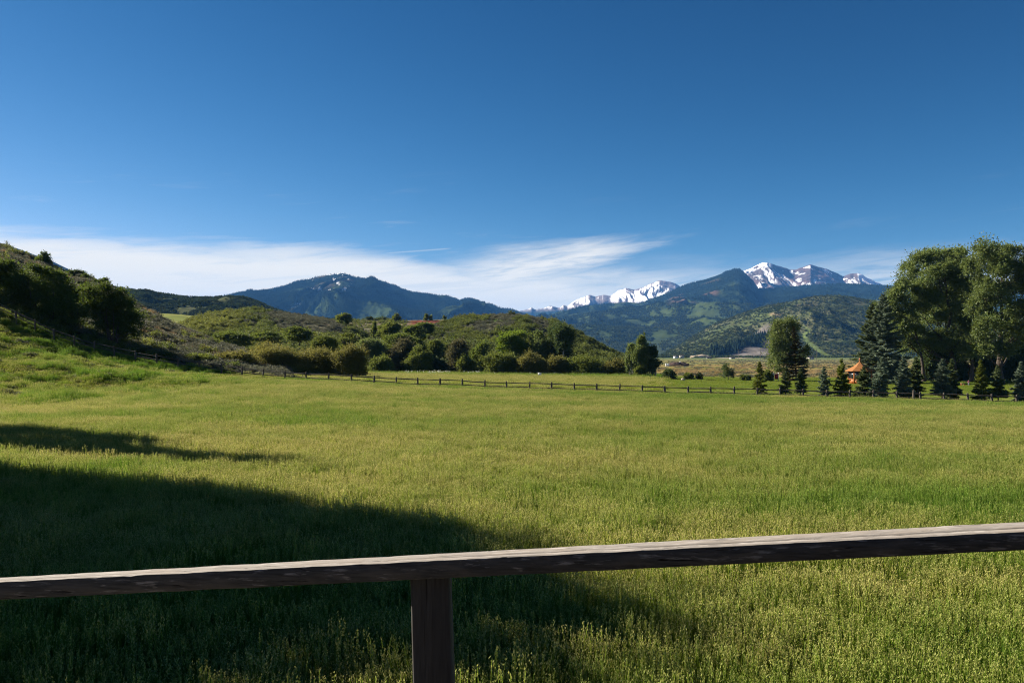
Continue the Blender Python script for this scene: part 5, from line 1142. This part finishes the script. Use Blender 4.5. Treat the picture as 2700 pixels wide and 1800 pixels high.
def house(name, label, px0, px1, Y, eave, ridge_, depth, wall, roofm, gable=True, balcony=None, windows=()):
    xc = PX((px0 + px1) / 2, Y); W = (px1 - px0) * Y / F; zg = float(ground(xc, Y)); t = thing(name, label, 'house', (xc, Y, zg))
    ze = PZ(eave, Y) - zg; zr = PZ(ridge_, Y) - zg; w = W / 2; b = MB()
    if gable:
        V = [(-w, 0, -0.3), (w, 0, -0.3), (w, 0, ze), (0, 0, zr), (-w, 0, ze)]; V += [(x, depth, z) for x, y, z in V]
        b.add(V, [[0, 1, 2, 4], [5, 9, 7, 6], [1, 6, 7, 2], [0, 4, 9, 5]]); b.add(V, [[2, 3, 4], [7, 9, 8]])
        link('wall', b.mesh('wall', [wall]), t)
        for s in (-1, 1):
            b = MB(); o = 0.7; sl = (zr - ze) / w; x1 = s * (w + 0.7); z1_ = ze - 0.7 * sl
            q = [(0, -o, zr + .06), (x1, -o, z1_ + .06), (x1, depth + o, z1_ + .06), (0, depth + o, zr + .06)]; q2 = [(a, c, d + 0.22) for a, c, d in q]
            b.add(q + q2, [[0, 1, 2, 3], [7, 6, 5, 4], [0, 4, 5, 1], [1, 5, 6, 2], [2, 6, 7, 3], [3, 7, 4, 0]]); rf = link('roof', b.mesh('roof', [roofm]), t)
            b = MB(); q = [(0, -o - 0.06, zr - 0.10), (x1, -o - 0.06, z1_ - 0.10), (x1, -o - 0.06, z1_ + 0.30), (0, -o - 0.06, zr + 0.30)]; q2 = [(a, c + 0.055, d) for a, c, d in q]
            b.add(q + q2, [[0, 1, 2, 3], [7, 6, 5, 4], [0, 4, 5, 1], [1, 5, 6, 2], [2, 6, 7, 3], [3, 7, 4, 0]]); link('bargeboard', b.mesh('bargeboard', [CEDAR]), rf)
    else:
        b.box((0, depth / 2, ze / 2 - 0.15), (W, depth, ze + 0.3)); link('wall', b.mesh('wall', [wall]), t)
        for s in (-1, 1):
            b = MB(); y0 = depth / 2 + s * (depth / 2 + 0.6); q = [(-w - .5, y0, ze - 0.05), (w + .5, y0, ze - 0.05), (w + .5, depth / 2, zr), (-w - .5, depth / 2, zr)]; q2 = [(a, c, d + 0.15) for a, c, d in q]
            b.add(q + q2, [[0, 1, 2, 3], [7, 6, 5, 4], [0, 4, 5, 1], [1, 5, 6, 2], [2, 6, 7, 3], [3, 7, 4, 0]]); link('roof', b.mesh('roof', [roofm]), t)
    for (x, z, ww, hh) in windows:
        b = MB(); b.box((x, -0.03, z), (ww, 0.06, hh)); wn = link('window', b.mesh('window', [GLASS]), t)
        for (dx, dz, sx, sz) in ((-ww / 2, 0, .1, hh + .1), (ww / 2, 0, .1, hh + .1), (0, hh / 2, ww + .1, .1), (0, -hh / 2, ww + .1, .1)):
            b = MB(); b.box((x + dx, -0.07, z + dz), (sx, 0.06, sz)); link('frame', b.mesh('frame', [CEDAR]), wn)
    if balcony:
        zb = PZ(balcony, Y) - zg; x0, x1 = w * 0.2, w * 1.0
        b = MB(); b.box(((x0 + x1) / 2, -0.75, zb), (x1 - x0, 1.5, 0.18)); bal = link('balcony', b.mesh('balcony', [CEDAR]), t)
        for z in (0.25, 1.0): b = MB(); b.box(((x0 + x1) / 2, -1.45, zb + z), (x1 - x0, 0.08, 0.09)); link('handrail', b.mesh('handrail', [CEDAR]), bal)
        for k in range(5): b = MB(); b.box((x0 + 0.1 + k * (x1 - x0 - 0.2) / 4, -1.45, zb + 0.55), (0.10 if k % 4 else 0.2, 0.07, 1.0)); link('baluster', b.mesh('baluster', [CEDAR]), bal)
        b = MB(); b.box((x1 - 0.2, -1.40, zb / 2), (0.22, 0.22, zb)); link('support_post', b.mesh('support_post', [CEDAR]), bal)
    return t
house('log_house', 'orange log house with steep gable and balcony behind the cottonwoods', 2508, 2566, 182.0, 978, 950, 9.0, LOG, ROOFM, True, 990, [(0.2, 2.4, 0.9, 1.2)])
house('cabin', 'low dark cabin in the shade behind the spruces', 2330, 2446, 184.0, 984, 974, 6.0, LOG, ROOFM, False, None, [(-2.0, 1.4, 1.2, 1.0), (1.8, 1.4, 1.2, 1.0)])
def sign_board():
    Y = 170.0; q = z5(1355, 1340); x = PX(q[0], Y); z = float(ground(x, Y)); zb = PZ(q[1], Y) - z
    t = thing('sign_board', 'red panel between white uprights beside the leafy tree', 'board', (x, Y, z))
    w = 60 / 3.92 * Y / F / 2; h = 66 / 3.92 * Y / F
    for s in (-1, 1): b = MB(); b.box((s * w * 0.85 , 0, zb + h / 2), (0.26 if s < 0 else 0.09, 0.2, h + 2 * abs(zb))); link('upright', b.mesh('upright', [WHITE]), t)
    b = MB(); b.box((0.15, -0.02, zb + h * 0.55), (w * 1.35, 0.08, h * 0.82)); link('panel', b.mesh('panel', [RED]), t)
    b = MB(); b.box((0.15, 0, zb + h * 1.02), (w * 1.9, 0.35, 0.06)); link('cap', b.mesh('cap', [WHITE]), t)
sign_board()
def rock_mesh(name, r, mat, sx, sy, sz, n=3):
    import bmesh
    bm = bmesh.new(); bmesh.ops.create_icosphere(bm, subdivisions=n, radius=1.0); V = np.array([v.co for v in bm.verts])
    d = 1 + 0.35 * fbm(V[:, 0] * 1.5 + r.random() * 50, V[:, 1] * 1.5 + V[:, 2] * 1.3, 5, 4)
    for v, k in zip(bm.verts, d): v.co = Vector((v.co.x * k * sx, v.co.y * k * sy, max(v.co.z, -0.25) * k * sz))
    me = bpy.data.meshes.new(name); bm.to_mesh(me); bm.free(); me.materials.append(mat); return me
r7 = np.random.default_rng(77)
Y = 480.0; q = z5(350, 1198); x = PX(q[0], Y)
o = link('soil_mound', rock_mesh('soil_mound', r7, DIRT, 6.4, 4.0, 2.5, 4), None, (x, Y, PZ(q[1], Y) + 0.2)); tag(o, 'dark heap of soil on the valley floor right of the aspens', 'mound')
def tank(x5, y5, w, h, label, name='storage_tank', round_=True, Y=470.0):
    p = z5(x5, y5); X = PX(p[0], Y); m = Y / F / 3.92; t = thing(name, label, 'tank', (X, Y, float(ground(X, Y))))
    zb = PZ(p[1], Y) - float(ground(X, Y)); b = MB()
    b.tube([(0, 0, -0.1), (0, 0, zb + h * m * 0.9), (0, 0, zb + h * m)], [w * m / 2, w * m / 2, w * m * 0.3], 14); link('shell', b.mesh('shell', [WHITE], False), t)
    b = MB(); b.tube([(0, 0, zb + h * m), (0, 0, zb + h * m + 0.25)], [w * m * 0.12] * 2, 8); link('lid', b.mesh('lid', [CONC]), t)
tank(221, 1195, 12, 27, 'narrow white upright tank left of the soil heap'); tank(243, 1190, 20, 20, 'squat white tank touching the soil heap'); tank(366, 1165, 12, 20, 'small white tank showing above the soil heap', Y=492.0)
def wire_fence():
    t = thing('wire_fence', 'thin steel post and wire fence at the edge of the lawn', 'fence', (0, 150, 0)); pts = []
    for (a, y0, y1) in ((60, 1322, 1352), (150, 1325, 1355), (250, 1325, 1362), (397, 1312, 1366), (585, 1314, 1380), (831, 1330, 1382)):
        p = z5(a, y0); Y = 152.0; X = PX(p[0], Y); zg = float(ground(X, Y)); H = max(1.1, PZ(p[1], Y) - zg); pts.append((X, Y - 150, zg + H * 0.9))
        b = MB(); b.box((0, 0, H / 2), (0.05, 0.012, H)); b.box((0, 0.02, H / 2), (0.012, 0.045, H)); link('post', b.mesh('post', [STEEL]), t, (X, Y - 150, zg))
    for k in range(3):
        P = np.array(pts) - np.array([0, 0, 0.32 * k]); b = MB(); b.tube(P, 0.004, 4); link('wire', b.mesh('wire', [STEEL]), t)
wire_fence()
q = z5(395, 1316); Y = 162.0; o = link('boulder', rock_mesh('boulder', r7, STONE, 0.42, 0.4, 0.32), None, (PX(q[0], Y), Y, float(ground(PX(q[0], Y), Y)) + 0.15)); tag(o, 'single pale boulder at the lawn edge behind the wire fence', 'boulder')
# white crate in the hay strip
q = z4(482, 1284); Y = 160.0; X = PX(q[0], Y); z = PZ(q[1] + 1, Y); t = thing('feed_box', 'low white box standing in the hay before the willows', 'box', (X, Y, z)); b = MB(); b.box((0, 0, 0.22), (0.66, 0.45, 0.44)); link('body', b.mesh('body', [WHITE]), t)
b = MB(); b.box((0, 0, 0.47), (0.72, 0.5, 0.05)); link('lid', b.mesh('lid', [WHITE]), t)
# pale blossoms / stones along the foot of the far row
BLOSSOM = leaf_mat('white_blossom', (0.62, 0.62, 0.55), (0.75, 0.75, 0.70), 0.3, vary=0.1)
def blossoms():
    rr = np.random.default_rng(91); n = 90; px = np.concatenate([rr.normal(1145, 22, 50), rr.normal(1080, 8, 14), rr.normal(1250, 10, 14), rr.uniform(1050, 1700, 12)]); Y = rr.uniform(172, 180, n); x = PX(px, Y)
    P = np.stack([x, Y, ground(x, Y) + rr.uniform(0.35, 1.0, n)], -1); V, Fq = diamonds(np.repeat(P, 10, 0) + rr.normal(0, 0.11, (n * 10, 3)), rr.normal(size=(n * 10, 3)), 0.10, 0.08, rr)
    o = link('blossoms', mesh_np('blossoms', V, Fq, [BLOSSOM])); tag(o, 'white blossoms at the foot of the willow row', 'blossoms', kind='stuff')
blossoms()
# low bushes at the lawn edge
for k, (a, b_, t_, bb, lab) in enumerate([(185, 320, 1215, 1300, 'dark low bush right of the aspens at the lawn edge'), (400, 510, 1262, 1330, 'small green bush at the lawn edge behind the wire fence'), (530, 600, 1258, 1310, 'tiny dark bush at the lawn edge'), (980, 1100, 1275, 1335, 'flat green bush left of the light green spruce'), (1215, 1330, 1230, 1335, 'green bush beside the red board')]):
    boxed(z5, a, b_, t_, bb, 170.0, 'wd' if k in (0, 2) else 'wg', lab, 940 + k, 'low bushes at the lawn edge')
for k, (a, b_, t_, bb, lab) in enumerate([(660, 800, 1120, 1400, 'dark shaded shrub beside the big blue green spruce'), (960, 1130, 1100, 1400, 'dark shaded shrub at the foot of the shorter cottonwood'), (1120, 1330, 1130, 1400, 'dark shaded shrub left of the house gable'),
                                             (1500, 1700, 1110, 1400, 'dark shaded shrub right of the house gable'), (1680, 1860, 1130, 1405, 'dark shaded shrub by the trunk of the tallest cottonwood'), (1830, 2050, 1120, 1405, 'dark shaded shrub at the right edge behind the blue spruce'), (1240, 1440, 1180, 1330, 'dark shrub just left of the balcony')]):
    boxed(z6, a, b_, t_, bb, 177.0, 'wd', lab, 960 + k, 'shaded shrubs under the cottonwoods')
# bench plank by the person, pale kerb stone
q = z6(1385, 1400); Y = 150.0; X = PX(q[0], Y); t = thing('bench', 'low pale wooden bench at the back of the lawn', 'bench', (X, Y, float(ground(X, Y)))); zb = PZ(q[1] - 2.2, Y) - float(ground(X, Y))
b = MB(); b.box((0, 0, zb), (0.75, 0.35, 0.07)); link('seat', b.mesh('seat', [plain_mat('pale_bench_wood', (0.50, 0.36, 0.20), (0.4, 0.28, 0.15), 5)]), t)
for s in (-1, 1): b = MB(); b.box((s * 0.3, 0, (zb - 0.05) / 2), (0.06, 0.3, abs(zb) - 0.04)); link('leg', b.mesh('leg', [CEDAR]), t)
def person():
    Y = 150.0; q = z6(1440, 1405); X = PX(q[0], Y); zg = max(float(ground(X, Y)), PZ(q[1], Y) - 0.3); H = 1.05
    m, nt, N, L = new_mat('person_clothes'); tc = N('ShaderNodeTexCoord'); s_ = N('ShaderNodeSeparateXYZ'); L(tc.outputs['Object'], s_.inputs[0]); cr = N('ShaderNodeValToRGB'); L(s_.outputs[2], cr.inputs[0])
    cr.color_ramp.interpolation = 'CONSTANT'; e = cr.color_ramp.elements; e[0].position = 0.0; e[0].color = (0.35, 0.36, 0.45, 1); e[1].position = 0.50; e[1].color = (0.62, 0.17, 0.24, 1)
    k = e.new(0.845); k.color = (0.48, 0.27, 0.19, 1); k = e.new(0.0); k.color = (0.05, 0.04, 0.04, 1); k = e.new(0.05); k.color = (0.35, 0.36, 0.45, 1)
    p = N('ShaderNodeBsdfPrincipled'); L(cr.outputs[0], p.inputs[0]); p.inputs['Roughness'].default_value = 0.8; out = N('ShaderNodeOutputMaterial'); L(p.outputs[0], out.inputs[0])
    J = {'pel': (0, 0, .50, .075), 'wst': (0, 0, .60, .068), 'chs': (0, 0, .72, .082), 'nk': (0, 0, .835, .035), 'hd': (0, -.01, .90, .062), 'tp': (0, -.005, .965, .05),
         'lh': (-.05, 0, .47, .055), 'lk': (-.055, -.01, .26, .04), 'la': (-.06, .01, .05, .026), 'lt': (-.06, -.07, .02, .024), 'rh': (.05, 0, .47, .055), 'rk': (.055, -.02, .26, .04), 'ra': (.06, .0, .05, .026), 'rt': (.065, -.08, .02, .024),
         'ls': (-.10, 0, .78, .038), 'le': (-.15, .01, .62, .028), 'lw': (-.14, -.05, .48, .02), 'rs': (.10, 0, .78, .038), 're': (.15, .01, .62, .028), 'rw': (.14, -.05, .48, .02)}
    K = list(J); E = [('pel', 'wst'), ('wst', 'chs'), ('chs', 'nk'), ('nk', 'hd'), ('hd', 'tp'), ('pel', 'lh'), ('lh', 'lk'), ('lk', 'la'), ('la', 'lt'), ('pel', 'rh'), ('rh', 'rk'), ('rk', 'ra'), ('ra', 'rt'), ('chs', 'ls'), ('ls', 'le'), ('le', 'lw'), ('chs', 'rs'), ('rs', 're'), ('re', 'rw')]
    me = bpy.data.meshes.new('body'); me.from_pydata([J[k][:3] for k in K], [(K.index(a), K.index(b)) for a, b in E], []); me.materials.append(m)
    t = thing('person', 'child sized person in a pink top and pale trousers at the back of the lawn', 'person', (X, Y, zg)); t.scale = (H, H, H); o = link('body', me, t)
    md = o.modifiers.new('skin', 'SKIN')
    for i, k in enumerate(K): me.skin_vertices[0].data[i].radius = (J[k][3], J[k][3])
    me.skin_vertices[0].data[0].use_root = True
    sb = o.modifiers.new('sub', 'SUBSURF'); sb.levels = 1; sb.render_levels = 2
    rr = np.random.default_rng(3); d = unit(rr.normal(size=(260, 3))); d[:, 2] = np.abs(d[:, 2]) * 1.2 - 0.25; d[:, 1] = np.where(d[:, 2] < 0.25, np.abs(d[:, 1]), d[:, 1])
    V, Fq = diamonds(np.array([0, 0.0, .925]) + d * [.066, .07, .068], d + rr.normal(0, .4, d.shape), 0.045, 0.035, rr); link('hair', mesh_np('hair', V, Fq, [plain_mat('fair_hair', (0.42, 0.34, 0.25), (0.3, 0.22, 0.15))]), t)
person()
# low buildings and pale cut banks along the far side of the valley
SANDY = plain_mat('sandy_cut', (0.46, 0.37, 0.27), (0.36, 0.28, 0.20), 0.05, 0.95)
def far_building(px0, px1, y0, y1, Y, label, mat, roof=None):
    X = PX((px0 + px1) / 2, Y); z = float(ground(X, Y)); W = (px1 - px0) * Y / F; H = PZ(y0, Y) - z; t = thing('far_building', label, 'building', (X, Y, z), 'small buildings across the valley'); b = MB(); b.box((0, 0, H / 2 - 0.5), (W, 8, H + 1)); link('wall', b.mesh('wall', [mat]), t)
    b = MB(); w = W / 2 + 0.4; V = [(-w, -4.6, H), (w, -4.6, H), (w, 4.6, H), (-w, 4.6, H), (-w, 0, H + 1.8), (w, 0, H + 1.8)]; b.add(V, [[0, 1, 5, 4], [2, 3, 4, 5], [3, 2, 1, 0]]); b.add(V, [[0, 4, 3], [1, 2, 5]]); link('roof', b.mesh('roof', [roof or ROOFM]), t)
    for k in range(max(1, int(W / 5))): b = MB(); b.box((-W / 2 + 2 + k * 5, -4.03, H * 0.5), (1.6, 0.1, 1.4)); link('window', b.mesh('window', [GLASS]), t)
for (a, b_, c, d, Y, lab, mt) in [(1777, 1786, 939, 943, 1300, 'small white building across the valley right of the aspens', WHITE), (1792, 1803, 938, 943, 1300, 'pale low building across the valley above the soil heap', CONC), (1863, 1876, 944, 947.5, 1250, 'white building across the valley left of the long shed', WHITE),
                                  (1925, 1936, 943.5, 947, 1200, 'small white building at the foot of the rock slide', WHITE), (2012, 2030, 947, 950, 1150, 'long white shed below the rock slide', WHITE), (2130, 2144, 942, 947, 1100, 'pale building right of the leafy tree across the valley', CONC)]:
    far_building(a, b_, c, d, Y, lab, mt)
for k, (a, b_, c, d, Y, lab) in enumerate([(1818, 1878, 934.5, 943, 1420, 'sandy cut bank across the valley above the soil heap'), (1884, 1990, 943.0, 946.5, 1330, 'long sandy bank at the foot of the rock slide')]):
    X = PX((a + b_) / 2, Y); W = (b_ - a) * Y / F; z = float(ground(X, Y)); H = PZ(c, Y) - z
    o = link('cut_bank', rock_mesh('cut_bank', r7, SANDY, W / 2, 8, max(H, 0.8) * 0.95, 4), None, (X, Y, z)); tag(o, lab, 'bank')
POLE = plain_mat('utility_pole_wood', (0.12, 0.10, 0.085), (0.07, 0.06, 0.05), 3.0, 0.9)
for k, (p, Y, lab) in enumerate([(1948, 900, 'utility pole before the rock slide, nearest to the aspens'), (2005, 880, 'utility pole at the right of the rock slide'), (2025, 940, 'second utility pole at the right of the rock slide'), (2153, 860, 'utility pole on the valley floor left of the gazebo')]):
    X = PX(p, Y); z = float(ground(X, Y)); t = thing('utility_pole', lab, 'pole', (X, Y, z), 'utility poles on the valley floor'); b = MB(); b.tube([(0, 0, -0.5), (0, 0, 13)], [0.2, 0.14], 6); link('mast', b.mesh('mast', [POLE]), t)
    b = MB(); b.box((0, 0, 12.2), (2.6, 0.14, 0.16)); link('crossarm', b.mesh('crossarm', [POLE]), t)

# ---------------------------------------------------------------- air
def haze():
    b = MB(); b.box((0, 9000, 570), (56000, 46000, 1180)); m, nt, N, L = new_mat('valley_air'); v = N('ShaderNodeVolumePrincipled'); v.inputs['Color'].default_value = (0.12, 0.40, 1.0, 1)
    v.inputs['Density'].default_value = HAZE_DENSITY; v.inputs['Anisotropy'].default_value = 0.0; out = N('ShaderNodeOutputMaterial'); L(v.outputs[0], out.inputs['Volume'])
    o = link('haze', b.mesh('haze', [m])); tag(o, 'thin blue air over the whole valley', 'haze', kind='stuff')
HAZE_DENSITY = 3.3e-5
if HAZE_DENSITY > 0: haze()
